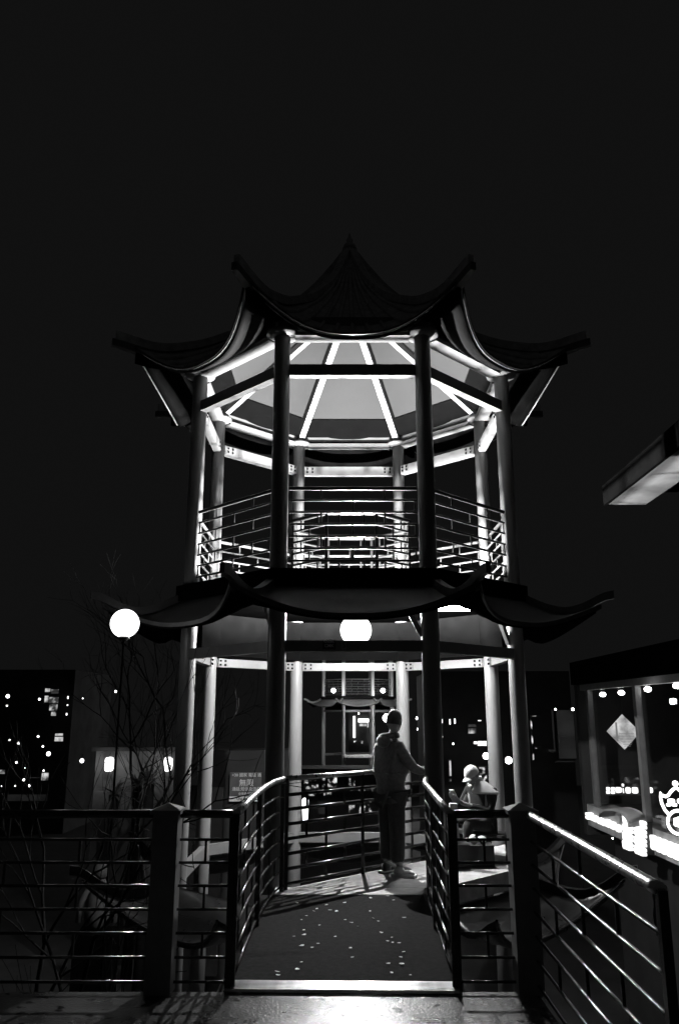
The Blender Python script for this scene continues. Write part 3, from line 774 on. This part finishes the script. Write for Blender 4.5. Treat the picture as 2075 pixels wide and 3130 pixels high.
for a, b in ((13.92, 16.43), (11.17, 13.78), (8.47, 11.03), (5.77, 8.33)):
    g_ = bpy.data.materials.get("shop_glass")
    if not g_:
        g_ = bpy.data.materials.new("shop_glass"); g_.use_nodes = True
        nt = g_.node_tree; nt.nodes.clear(); out = nt.nodes.new("ShaderNodeOutputMaterial")
        mx = nt.nodes.new("ShaderNodeMixShader"); tr = nt.nodes.new("ShaderNodeBsdfTransparent"); gl = nt.nodes.new("ShaderNodeBsdfGlossy")
        gl.inputs["Roughness"].default_value = .03; fr = nt.nodes.new("ShaderNodeValue"); fr.outputs[0].default_value = .07
        nt.links.new(fr.outputs[0], mx.inputs[0]); nt.links.new(tr.outputs[0], mx.inputs[1]); nt.links.new(gl.outputs[0], mx.inputs[2]); nt.links.new(mx.outputs[0], out.inputs[0])
    MB().box((.09, (a + b) / 2, 1.115), (.012, b - a, 2.2)).build("pane", g_, gal)
MB().box((-.43, 3.9, 5.10), (.60, 16.6, .20)).build("eave_slab", M['eave'], gal)
MB().box((-.755, 3.9, 5.16), (.05, 16.7, .325)).build("fascia", M['soffit'], gal)
MB().box((.9, 3.9, 5.25), (2.06, 16.5, .12)).build("roof_slab", M['soffit'], gal)
MB().box((-.43, 12.226, 5.16), (.60, .05, .325)).build("end_fascia", M['soffit'], gal)
gal_e = gal
# spot lights inside
for (x, y), lab in (((1391, 1604), "leftmost round spot light inside the shop glass"), ((1434, 1600), "second spot light from the left, half turned away, inside the shop"), ((1495, 1592), "third bright spot light right of the second mullion"), ((1562, 1584), "spot light at the right edge of the picture under the shop ceiling")):
    p = atX(x, y, FX + .18)
    t = thing("spot_light", lab, "spot light", p, group="spot lights under the shop ceiling")
    MB().ball((0, 0, 0), .055, 14, 10, (1.1, 1.0, .8)).build("lens", M['small_bulb'], t)
    MB().lathe([(.03, .04), (.05, .05), (.05, .14), (.02, .15)], 12).build("housing", M['plastic'], t)
    MB().box((0, 0, .10 + (2.32 - p.z) / 2), (.014, .014, max(.1, 2.32 - p.z - .1))).build("stem", M['plastic'], t)
lamp_light("shop_spot_glow", atX(1495, 1590, FX - .1) + Vector((0, 0, -.2)), 5, .05)
# diamond sign
dm = thing("diamond_sign", "diamond shaped pale panel with printed lines hanging behind the second mullion", "sign", (0, 0, 0))
P4 = [atX(x, y, FX + .6) for x, y in ((1436, 1650), (1478, 1691), (1442, 1731), (1401, 1689))]
Yd = sum(p.y for p in P4) / 4
P4 = [at(x, y, Yd) for x, y in ((1436, 1650), (1478, 1691), (1442, 1731), (1401, 1689))]
dl = emit("diamond_glow", .9, sample=False, var=.75, scale=5, lo=.3, hi=.7)
fr_ = emit("diamond_text_glow", .2, sample=False)
b = MB(); b.add([tuple(p) for p in P4] + [tuple(p + Vector((0, .03, 0))) for p in P4], [(3, 2, 1, 0), (4, 5, 6, 7), (0, 1, 5, 4), (1, 2, 6, 5), (2, 3, 7, 6), (3, 0, 4, 7)])
b.build("panel", dl, dm)
cxd = at(1444, 1700, Yd - .008)
for k in range(9):
    zz = cxd.z - .03 * k + .05; w_ = .30 - max(0, k - 3) * .035
    MB().box((cxd.x + .02, Yd - .006, zz), (w_, .006, .010)).build("print_line", fr_, dm)
MB().box((at(1423, 1690, Yd).x, Yd - .008, at(1423, 1690, Yd).z), (.035, .006, .36)).build("print_bar", fr_, dm)
MB().tube([P4[0] + Vector((0, .015, 0)), P4[0] + Vector((0, .015, 2.25 - P4[0].z))], .006, 6).build("cord", M['plastic'], dm)

# neon lettering on the band
def blob_box(mb, c, w, h, d, axis='X'):
    """rounded letter block standing off the facade plane X = const (axis X) or facing the viewer (axis Y)"""
    n = 16; vs = []
    for s in (-1, 1):
        for k in range(n):
            t = 2 * math.pi * k / n
            ca, sa = math.cos(t), math.sin(t)
            a = math.copysign(abs(ca) ** .5, ca) * w / 2; z = math.copysign(abs(sa) ** .5, sa) * h / 2
            vs.append((c[0] + s * d / 2, c[1] + a, c[2] + z) if axis == 'X' else (c[0] + a, c[1] + s * d / 2, c[2] + z))
    fs = [tuple(range(n)), tuple(range(n, 2 * n))[::-1]] + [(k, (k + 1) % n, n + (k + 1) % n, n + k) for k in range(n)]
    mb.add(vs, fs)
nb = thing("neon_sign", "long glowing white lettering along the left part of the sign band", "neon sign", (0, 0, 0))
ys = []
Y = 16.75
while Y > 14.75:
    w = random.uniform(.17, .26); b = MB()
    h_ = random.uniform(.11, .14); zc = -.19 + random.uniform(-.012, .012)
    for q in range(2):
        blob_box(b, (FX - .07, Y, zc + (q - .5) * h_ * .5), w, h_ * .46, .05)
    blob_box(b, (FX - .07, Y - w * .25, zc), w * .35, h_, .05)
    b.build("letter", M['neon'], nb); Y -= w + .035
big = thing("neon_sign", "two tall glowing white columns of characters crossing the sign band", "neon sign", (0, 0, 0))
for cxp, y0, y1, wd in ((1449, 1885, 1963, 23), (1478, 1893, 1975, 27)):
    pt = atX(cxp, y0, FX - .2); pb = atX(cxp, y1, FX - .2); L0 = abs(atX(cxp - wd / 2, y0, FX - .2).y - atX(cxp + wd / 2, y0, FX - .2).y)
    k = 4
    for q in range(k):
        b = MB(); zc = pt.z + (pb.z - pt.z) * (q + .5) / k; hh = (pt.z - pb.z) / k
        yy = pt.y + (pb.y - pt.y) * (q + .5) / k
        blob_box(b, (FX - .2, yy, zc + hh * .22), L0 * .8, hh * .44, .06); blob_box(b, (FX - .2, yy, zc - hh * .22), L0 * .76, hh * .46, .06)
        blob_box(b, (FX - .2, yy + L0 * .22, zc), L0 * .32, hh * .96, .06)
        b.build("letter", M['neon'], big)
    MB().box((FX - .10, pt.y, (pt.z + pb.z) / 2), (.14, .05, (pt.z - pb.z) * .9)).build("mounting", M['plastic'], big)
nb2 = thing("neon_sign", "glowing white lettering on the sign band at the right edge", "neon sign", (0, 0, 0))
Y = atX(1508, 1940, FX - .07).y
while Y > 9.5:
    w = random.uniform(.18, .25); b = MB()
    for q in range(2): blob_box(b, (FX - .07, Y, -.19 + (q - .5) * .11), w, .105, .05)
    blob_box(b, (FX - .07, Y + w * .2, -.19), w * .4, .21, .05)
    b.build("letter", M['neon'], nb2); Y -= w + .03
# curved awning horn above the band
aw = thing("awning", "curved pale canopy arching over the tall glowing characters", "awning", (0, 0, 0))
def awf(u, v):
    t = math.pi * u
    x0 = 1420 + 72 * (.5 - .5 * math.cos(t)); y0 = 1880 - 26 * math.sin(t) ** .8 + 22 * u
    p = atX(x0, y0, FX - .12)
    return (p.x - .30 * v, p.y, p.z - .03 * v)
MB().shell(awf, 16, 4, .03).build("canopy", M['bandmat'], aw)
# reflection of the sign in the glass, built as glowing letters behind it
rl = thing("neon_sign", "row of small glowing blurred characters imitating a sign reflected in the shop glass", "neon sign", (0, 0, 0))
PY = 15.6
for x0, x1, y0, y1, rows in ((1399, 1408, 1818, 1834, 2), (1410, 1419, 1818, 1834, 2), (1420, 1435, 1818, 1832, 1), (1437, 1440, 1820, 1833, 1), (1443, 1456, 1818, 1834, 1), (1458, 1473, 1818, 1834, 1), (1487, 1507, 1818, 1833, 1), (1435, 1440, 1810, 1817, 1), (1490, 1498, 1810, 1817, 1)):
    b = MB()
    for q in range(rows):
        ya = y0 + (y1 - y0) * q / rows; yb = y0 + (y1 - y0) * (q + .92) / rows
        p0, p1 = at(x0, ya, PY), at(x1, yb, PY)
        blob_box(b, ((p0.x + p1.x) / 2, PY, (p0.z + p1.z) / 2), abs(p1.x - p0.x), abs(p0.z - p1.z), .03, 'Y')
    b.build("letter", M['neon_dim'], rl)
pa, pb_ = at(1399, 1836, PY), at(1507, 1836, PY)
MB().tube([(pa.x, PY + .03, pa.z), (pb_.x, PY + .03, pa.z)], .01, 6).build("frame", M['plastic'], rl)
# crest sign on the right edge
cr = thing("crest_sign", "glowing crown shaped outline sign with a ring below at the right edge", "neon sign", (0, 0, 0))
CYY = 10.4
def cpt(zx, zy): return at(1345 + .1422 * zx, 1738 + .1422 * zy, CYY)
mid = 1510
left = [(1395, 1005), (1330, 930), (1280, 820), (1262, 720), (1265, 655), (1300, 700), (1345, 715), (1390, 695), (1425, 640), (1465, 600), (mid, 570)]
pts = [cpt(*p) for p in left] + [cpt(2 * mid - x, y) for x, y in left[::-1][1:]]
ledm = emit("led_tube_glow", 3.0)
MB().tube(pts, .019, 8).build("outline", ledm, cr)
rc = cpt(1560, 1135); rr_ = (cpt(1740, 1135) - rc).x
MB().tube([rc + Vector((math.cos(t), 0, math.sin(t))) * rr_ for t in [2 * math.pi * k / 32 for k in range(33)]], .019, 8).build("ring", ledm, cr)
MB().ball(cpt(1500, 505), .036, 12, 8).build("ball", ledm, cr)
dots = MB()
for a, b_ in zip(pts, pts[1:]):
    for s in (.25, .75): dots.ball(a.lerp(b_, s) + Vector((0, -.028, 0)), .007, 5, 4)
for k in range(40):
    t = 2 * math.pi * k / 40; dots.ball(rc + Vector((math.cos(t), 0, math.sin(t))) * rr_ + Vector((0, -.028, 0)), .007, 5, 4)
dd = dots.build("led_gap", M['plastic'], cr); dd['kind'] = 'stuff'
b = MB()
for zx, zy, w, h in ((1435, 790, .085, .055), (1390, 850, .05, .035), (1485, 850, .06, .035), (1590, 790, .085, .055)):
    p = cpt(zx, zy); blob_box(b, (p.x, p.y, p.z), w, h, .02, 'Y')
for t in range(5):
    p = cpt(1560 + 45 * math.cos(R(72 * t)), 1130 + 45 * math.sin(R(72 * t))); blob_box(b, (p.x, p.y, p.z), .07, .06, .02, 'Y')
em_ = b.build("emblem", ledm, cr); em_['kind'] = 'stuff'
p = cpt(1510, 1300)
MB().bar((cpt(1560, 1320).x, CYY, cpt(1560, 1320).z), (FX + .05, CYY, cpt(1560, 1320).z), .02, .03).build("arm", M['plastic'], cr)

# ---------------------------------------------------------------- left side: street lamp, wall, plants, far lights
lp = at(289, 1440, 9.2)
sl = thing("street_lamp", "bright round street lamp high on the left among bare branches", "street lamp", (lp.x, lp.y, -4.1))
MB().lathe([(.04, 0), (.03, .3), (.014, 1), (.011, lp.z + 4.1 - .15)], 8).build("pole", M['soffit'], sl)
MB().ball((0, 0, lp.z + 4.1), .165, 24, 16).build("globe", M['bulb'], sl)
MB().lathe([(.03, lp.z + 4.1 - .20), (.07, lp.z + 4.1 - .17), (.05, lp.z + 4.1 - .14)], 14).build("collar", M['plastic'], sl)
lamp_light("street_lamp_light", (0, 0, lp.z + 4.1), 2.5, .05, sl)

WY = 22.0
w0, w1 = at(215, 1850, WY), at(412, 1740, WY)
wl = thing("garden_wall", "pale rendered wall on the left lit by two wall lights", "wall", (0, WY, 0))
MB().box(((w0.x + w1.x) / 2, .15, .08), (w1.x - w0.x, .3, 1.5)).build("face", M['wall'], wl)
MB().box(((w0.x + w1.x) / 2, .2, -2.4), (w1.x - w0.x, .3, 3.4)).build("footing", M['darkwall'], wl)
MB().box(((w0.x + w1.x) / 2, .12, .85), (w1.x - w0.x + .2, .42, .10)).build("coping", M['darkwall'], wl)
for (x, y), lab in (((253, 1765), "left one of two tall lit wall lights on the garden wall"), ((389, 1765), "right one of two lit wall lights on the garden wall, near the column")):
    p = at(x, y, WY - .14)
    t = thing("wall_light", lab, "wall light", p, group="wall lights on the garden wall")
    b = MB(); blob_box(b, (0, 0, 0), .21, .36, .12, 'Y'); b.build("lens", M['strip'], t)
    MB().box((0, .09, 0), (.12, .07, .2)).build("bracket", M['plastic'], t)
    lamp_light("wall_light_glow", (0, -.16, 0), 14, .07, t)
# low lit ledges near the wall foot
for x0, x1, y0, y1, Y in ((128, 165, 1872, 1880, 15), (186, 216, 1871, 1881, 15), (279, 309, 1872, 1881, 15), (312, 343, 1870, 1881, 15)):
    p0, p1 = at(x0, y0, Y), at(x1, y1, Y)
    o = MB().box(((p0.x + p1.x) / 2, Y, (p0.z + p1.z) / 2), (p1.x - p0.x, .25, abs(p0.z - p1.z))).build("planter_ledge", M['wall'])
    tag(o, {128: "leftmost of four pale planter ledges above the left handrail", 186: "second pale ledge from the left above the left handrail", 279: "third pale ledge from the left, under the lit garden wall", 312: "rightmost pale ledge above the left handrail, nearest the post"}[x0], "ledge", "planter ledges behind the left railing")

def spiky(name, label, x, Y, ztop, n=26, L=.9, trunk=True, group=None):
    p = Vector((x, Y, ztop)); t = thing(name, label, "plant", (x, Y, -4.1), group=group)
    b = MB()
    rnd = random.Random(int(x * 100) + 5)
    for i in range(n):
        a = rnd.uniform(0, 2 * math.pi); e = rnd.uniform(-.2, 1.3); Ln = L * rnd.uniform(.6, 1.1)
        d = Vector((math.cos(a) * math.cos(e), math.sin(a) * math.cos(e), math.sin(e)))
        side = d.cross(Vector((0, 0, 1))).normalized(); pv = []
        for k in range(6):
            s = k / 5; q = Vector((0, 0, ztop + 4.1)) + d * Ln * s + Vector((0, 0, -.45 * Ln * s * s)); w = .030 * (1 - s) + .003
            pv += [q - side * w, q + side * w]
        b.add(pv, [(2 * k, 2 * k + 1, 2 * k + 3, 2 * k + 2) for k in range(5)])
    b.build("leaves", M['leaf'], t)
    MB().tube([(0, 0, 0), (.05, 0, (ztop + 4.1) * .5), (0, 0, ztop + 4.1)], [.13, .10, .12], 9).build("trunk", M['bark'], t)
    return t
p = at(318, 1812, 20); spiky("yucca_plant", "spiky dark plant in front of the left wall light", p.x, 20, p.z, 40, .9)
p = at(345, 1808, 19); spiky("yucca_plant", "spiky dark plant between the two wall lights", p.x, 19, p.z, 34, 1.0)
p = at(265, 1835, 18.5); spiky("yucca_plant", "low spiky dark plant below the left wall light", p.x, 18.5, p.z, 34, .8)

def bare_tree(label, x, Y, z0, h, lean, seed, depth=6, r0=.09):
    rnd = random.Random(seed); t = thing("bare_tree", label, "tree", (x, Y, z0))
    tr, bm_ = MB(), MB()
    def grow(p, d, L, r, k, dst):
        pts = [p]; q = p.copy(); dd = d.copy()
        for s in range(4):
            dd = (dd + Vector((rnd.uniform(-.16, .16), rnd.uniform(-.16, .16), rnd.uniform(-.05, .12)))).normalized(); q = q + dd * L / 4; pts.append(q.copy())
        dst.tube(pts, [r * (1 - .10 * i) for i in range(5)], 6 if k > 3 else 4, caps=False)
        if k == 0: return
        for c in range(3 if k > 1 else 2):
            a = rnd.uniform(0, 6.28); sp = rnd.uniform(.35, .85)
            side = dd.cross(Vector((math.cos(a), math.sin(a), .3))).normalized()
            grow(pts[-1] if c < 2 else pts[2], (dd + side * sp + Vector((0, 0, .05))).normalized(), L * rnd.uniform(.62, .82), r * .58, k - 1, bm_)
    grow(Vector((0, 0, 0)), Vector(lean).normalized(), h, r0, depth, tr)
    tr.build("trunk", M['bark'], t); bm_.build("branches", M['bark'], t)
    return t
bare_tree("thin bare tree whose twigs cross the left columns of the pagoda", -3.2, 9.4, -4.1, 2.2, (.22, -.05, 1), 4, 5, .06)
bare_tree("bare tree around the bright street lamp on the left", -5.3, 21.2, -4.1, 3.0, (-.03, 0, 1), 9, 6, .09)


# fairy lights hung in the trees on the left
FL = [(19, 1608, 4.2), (92, 1615, 2.6), (17, 1630, 1.7), (268, 1597, 2.6), (192, 1613, 1.4), (89, 1701, 2.4), (44, 1717, 3), (100, 1724, 2.2), (113, 1741, 4.6), (190, 1757, 4.6), (23, 1709, 1.6), (56, 1801, 2.6), (391, 1867, 2.4), (68, 1815, 2.6), (39, 1761, 2.2), (58, 1774, 1.3), (102, 1780, 2), (4, 1816, 1.3), (36, 1815, 1.5)]
FLAB = {(19, 1608): "largest bulb high at the far left edge", (92, 1615): "bulb just left of the cluster of lit windows", (17, 1630): "tiny bulb under the large one at the far left edge",
        (268, 1597): "lone bulb high to the right, below the street lamp", (192, 1613): "tiny bulb right of the lit window cluster", (89, 1701): "bulb left of the lower lit window, upper of three in a slanting row",
        (44, 1717): "bulb midway between the left edge and the lower lit window", (100, 1724): "bulb under the lower lit window, middle of a slanting row", (113, 1741): "large bulb lowest in the slanting row under the lower lit window",
        (190, 1757): "large lone bulb left of the lit garden wall", (23, 1709): "small bulb near the left edge at the height of the lower window", (56, 1801): "bulb low at the left, above the hedge line",
        (391, 1867): "small bulb low beside the left square post", (68, 1815): "bulb lowest of a pair at lower left", (39, 1761): "bulb above the left low window glow", (58, 1774): "tiny bulb above the low left window",
        (102, 1780): "small bulb just above the low lit window right of the left edge", (4, 1816): "tiny bulb touching the left picture edge low down", (36, 1815): "tiny bulb low at the left beside a brighter one"}
wire_b = []
for x, y, r in FL:
    Y = 24 + (x * 7 % 5); p = at(x, y, Y)
    t = thing("fairy_light", FLAB[(x, y)], "light bulb", p, group="scattered bulbs in the left trees")
    MB().ball((0, 0, 0), r * Y / 1829, 10, 8).build("bulb", M['fairy'], t)
    MB().tube([(0, 0, r * Y / 1829), (0, 0, r * Y / 1829 + .12)], .012, 5).build("socket", M['plastic'], t)

# far buildings left
fb = thing("apartment_building", "dark distant building at the far left with a few lit windows", "building", (0, 0, 0))
c0, c1 = at(-60, 1500, 42), at(172, 1500, 42)
MB().box(((c0.x + c1.x) / 2, 46, -.65), (c1.x - c0.x, 7, 9.3)).build("wall", M['farwall'], fb)
for x0, x1, y0, y1, m_ in ((106, 117, 1590, 1598, 'window'), (120, 136, 1592, 1602, 'window'), (105, 112, 1607, 1622, 'window'), (115, 135, 1610, 1624, 'window'), (116, 133, 1627, 1641, 'window'), (120, 130, 1644, 1653, 'window'),
                           (157, 159, 1608, 1614, 'strip'), (156, 158, 1627, 1630, 'strip'), (154, 156, 1647, 1652, 'strip'), (129, 146, 1694, 1699, 'window'), (128, 146, 1702, 1712, 'window'), (0, 12, 1778, 1787, 'window'), (98, 112, 1785, 1802, 'window'), (60, 100, 1795, 1797, 'screen'), (20, 110, 1835, 1850, 'screen')):
    p0, p1 = at(x0, y0, 42.4), at(x1, y1, 42.4)
    f = MB().box(((p0.x + p1.x) / 2, 42.44, (p0.z + p1.z) / 2), (p1.x - p0.x + .04, .08, p0.z - p1.z + .04)).build("window", M['darkwall'], fb)
    MB().box(((p0.x + p1.x) / 2, 42.38, (p0.z + p1.z) / 2), (p1.x - p0.x, .03, p0.z - p1.z)).build("pane", M[m_], f)

# sign board left of centre
BY = 18.0
b0, b1 = at(532, 1784, BY), at(603, 1850, BY)
sg = thing("notice_board", "dark sign board with pale printed characters between the left columns", "sign", ((b0.x + b1.x) / 2, BY, 0))
bw = b1.x - b0.x; bz = (b0.z + b1.z) / 2; bh = b0.z - b1.z
MB().box((0, 0, bz), (bw, .05, bh)).build("board", M['sign'], sg)
MB().box((0, -.028, b1.z + .045), (bw, .012, .10)).build("lower_strip", M['signtext'], sg)
text_mesh("無限", .16, .002, M['signtext'], "lettering", sg, (.02, -.032, bz + .07))
text_mesh("通話,短信及流量", .085, .002, M['signtext'], "lettering", sg, (.02, -.032, bz - .05))
text_mesh("+30 國家 電話 通", .085, .002, M['signtext'], "lettering", sg, (.02, -.032, b0.z - .055))
text_mesh("全球通話服務", .06, .002, M['signtext'], "lettering", sg, (.03, -.032, bz - .145))
text_mesh("UNLIMITED", .07, .002, M['plastic'], "lettering", sg, (0, -.037, b1.z + .045), bold=.001)
kk = MB(); kk.box((0, .6, (b0.z - 4.1) / 2 + .2), (bw + 1.2, 1.0, b0.z + 4.6)); kk.build("kiosk_wall", M['darkwall'], sg)
sgl = thing("display_box", "dim grey cabinet standing left of the notice board", "cabinet", (b0.x - .22, BY - .2, 0))
MB().box((0, 0, b1.z - 1.5), (.22, .2, bh + 3)).build("body", M['wall'], sgl)
lamp_light("notice_board_lamp", (0, -1.2, b0.z + .5), 6, .08, sg)

# shop windows seen under the far skirt, behind the slanting railing
sh = thing("display_window", "lit shop display with pale goods behind the slanting railing", "shop window", (0, 0, 0))
SY = 30.0
for x0, x1, y0, y1, m_ in ((702, 712, 1795, 1812, 'goods'), (716, 737, 1797, 1803, 'goods'), (704, 735, 1812, 1822, 'goods'), (745, 778, 1796, 1818, 'goods'), (805, 820, 1798, 1815, 'goods'), (708, 728, 1826, 1838, 'goods'), (748, 765, 1826, 1837, 'goods'), (806, 820, 1860, 1876, 'goods'), (828, 858, 1848, 1880, 'goods'), (735, 755, 1852, 1880, 'screen'), (796, 858, 1824, 1826, 'goods')):
    p0, p1 = at(x0, y0, SY), at(x1, y1, SY)
    f = MB().box(((p0.x + p1.x) / 2, SY + .05, (p0.z + p1.z) / 2), (p1.x - p0.x + .05, .08, p0.z - p1.z + .05)).build("window", M['plastic'], sh)
    MB().box(((p0.x + p1.x) / 2, SY, (p0.z + p1.z) / 2), (p1.x - p0.x, .03, p0.z - p1.z)).build("pane", M[m_], f)
p0, p1 = at(690, 1790, SY), at(900, 1900, SY)
MB().box(((p0.x + p1.x) / 2, SY + 1.2, (p0.z + p1.z) / 2 - 1), (p1.x - p0.x, 2.1, p0.z - p1.z + 2.4)).build("wall", M['darkwall'], sh)
pp = at(705, 1868, 25)
o = MB().lathe([(.07, -.35), (.09, 0), (.10, .25), (.06, .30)], 14).build("lamp_column", M['strip'])
o.location = pp; tag(o, "short glowing white column just right of the back left column", "lamp")

# lit corridor frame seen through the far pagoda
cf = thing("lit_gateway", "far lit doorway outlined with bright strips inside the twin pagoda", "gateway", (0, 0, 0))
GY = 62.0
for x0, x1, y0, y1, m_ in ((815.5, 820.5, 1654, 1704, 'strip'), (827, 853, 1660, 1668, 'strip'), (855, 858, 1656, 1718, 'strip'), (830, 846, 1671, 1677, 'window'), (848, 851, 1668, 1680, 'window'), (817, 824, 1711, 1716, 'goods'), (831, 839, 1711, 1717, 'goods')):
    p0, p1 = at(x0, y0, GY), at(x1, y1, GY)
    MB().box(((p0.x + p1.x) / 2, GY, (p0.z + p1.z) / 2), (p1.x - p0.x, .08, p0.z - p1.z)).build("light_strip", M[m_], cf)
p0, p1 = at(805, 1645, GY), at(868, 1740, GY)
MB().box(((p0.x + p1.x) / 2, GY + .5, (p0.z + p1.z) / 2), (p1.x - p0.x, .5, p0.z - p1.z)).build("back_wall", M['darkwall'], cf)

def small_lamp(x, y, Y, r, lab, name="globe_lamp", group=None, m='small_bulb', power=0):
    p = at(x, y, Y); rr = r * Y / 1829
    t = thing(name, lab, "lamp", p, group=group)
    MB().ball((0, 0, 0), rr, 14, 10).build("bulb", M[m], t)
    MB().lathe([(rr * .3, rr * .9), (rr * .5, rr), (rr * .35, rr * 1.5)], 10).build("fitting", M['plastic'], t)
    if power: lamp_light("lamp_glow", (0, 0, 0), power, rr * 1.02, t)
    return t
small_lamp(770, 1595, 47.9, 5, "left of two small star bright lamps on the far pagoda", power=5000, group="lamps on the far pagoda")
small_lamp(884, 1595, 47.9, 5, "right of two small star bright lamps on the far pagoda", power=5000, group="lamps on the far pagoda")
small_lamp(893, 1658, 47, 9, "bright lamp just left of the standing man's head", power=3500)
small_lamp(828, 1648, 47, 1.5, "tiny lamp in the middle of the far pagoda above its lit doorway", power=2500)
small_lamp(963, 1659, 40, 3, "upper tiny lamp between the man's head and the right front column")
small_lamp(966, 1684, 40, 3, "lower tiny lamp between the man's head and the right front column")
small_lamp(1122, 1746, 24, 7, "round lantern glowing left of the right back column", name="lantern", power=0)
small_lamp(1174, 1756, 24, 7.5, "round lantern glowing between the two right columns", name="lantern", power=6)
small_lamp(1046, 1718, 24, 1.8, "pin point lamp far behind, right of the front right column")
small_lamp(1282, 1638, 22, 2.2, "left tiny lamp above the dim window on the right")
small_lamp(1322, 1638, 22, 3, "right tiny lamp above the dim window on the right")
small_lamp(1414, 1936, 8.5, 1.6, "tiny glint lamp under the sign band on the right")
# background block right of centre
rb = thing("arcade_building", "dark arcade building behind the right columns with strip lights and small windows", "building", (0, 0, 0))
RY = 26.0
p0, p1 = at(990, 1560, RY), at(1345, 1950, RY)
MB().box(((p0.x + p1.x) / 2, RY + 2.2, -.6), (p1.x - p0.x, 4, 7.4)).build("wall", M['darkwall'], rb)
for x0, x1, y0, y1, m_ in ((1011.5, 1013, 1661, 1670, 'strip'), (1019.5, 1021.5, 1661, 1670, 'strip'), (1037.5, 1040, 1661, 1673, 'strip'), (1048.5, 1051.5, 1660, 1671, 'strip'), (1012, 1014, 1700, 1703, 'strip'), (1020, 1022, 1700, 1703, 'strip'), (1081, 1099, 1673, 1679, 'window'), (1081, 1099, 1682, 1694, 'window'), (1104, 1110, 1663.5, 1665, 'strip'),
                           (1094, 1101, 1713, 1718, 'strip'), (1103, 1113, 1712, 1722, 'strip'), (1114.5, 1123, 1712, 1722, 'strip'), (1076, 1124, 1772, 1812, 'goods'), (1037, 1042, 1757, 1792, 'window'), (1038, 1042, 1801, 1805, 'window'), (983, 1002, 1845, 1862, 'screen'),
                           (1228, 1245, 1653, 1655, 'goods'), (1227, 1230, 1660, 1755, 'goods'), (1236, 1249, 1727, 1729, 'goods'), (1266, 1283, 1731, 1736, 'screen'), (1276, 1279, 1640, 1735, 'screen'), (1285, 1325, 1758, 1760, 'screen'), (1284, 1330, 1640, 1752, 'screen')):
    p0, p1 = at(x0, y0, RY), at(x1, y1, RY)
    f = MB().box(((p0.x + p1.x) / 2, RY + .08, (p0.z + p1.z) / 2), (p1.x - p0.x + .05, .1, p0.z - p1.z + .05)).build("window", M['plastic'], rb)
    MB().box(((p0.x + p1.x) / 2, RY, (p0.z + p1.z) / 2), (p1.x - p0.x, .04, p0.z - p1.z)).build("pane", M[m_], f)

# pale sculpture in the courtyard, left
sp = at(225, 2150, 14.5)
ss = thing("garden_statue", "dim pale statue low in the courtyard behind the left railing", "statue", (sp.x, 14.5, sp.z))
b = MB(); b.lathe([(.10, 0), (.20, .1), (.24, .3), (.20, .55), (.12, .72), (.08, .8)], 14); b.build("torso", M['stone'], ss)
b = MB(); b.ball((0, 0, .92), .13, 12, 9); b.build("head", M['stone'], ss)
for s in (-1, 1): MB().tube([(s * .12, -.03, .72), (s * .27, -.08, .48), (s * .30, -.1, .15)], [.06, .055, .05], 8).build("arm", M['stone'], ss)
MB().box((0, 0, -(sp.z + 4.1) / 2), (.6, .6, sp.z + 4.1)).build("plinth", M['soffit'], ss)
sp = at(2020 / 1.0 if False else 1525, 2145, 8.5)
s2 = thing("hanging_cloth", "small pale cloth hanging in the dark at the lower right", "cloth", (sp.x, 8.5, sp.z))
b = MB(); b.shell(lambda u, v: (-.055 + .11 * u + .01 * math.sin(9 * v), .03 * math.sin(6 * u), .30 - .36 * v + .01 * math.sin(7 * u)), 8, 10, .01); b.build("sheet", M['wall'], s2)
MB().tube([(0, 0, .30), (0, 0, .45)], .006, 5).build("cord", M['plastic'], s2)
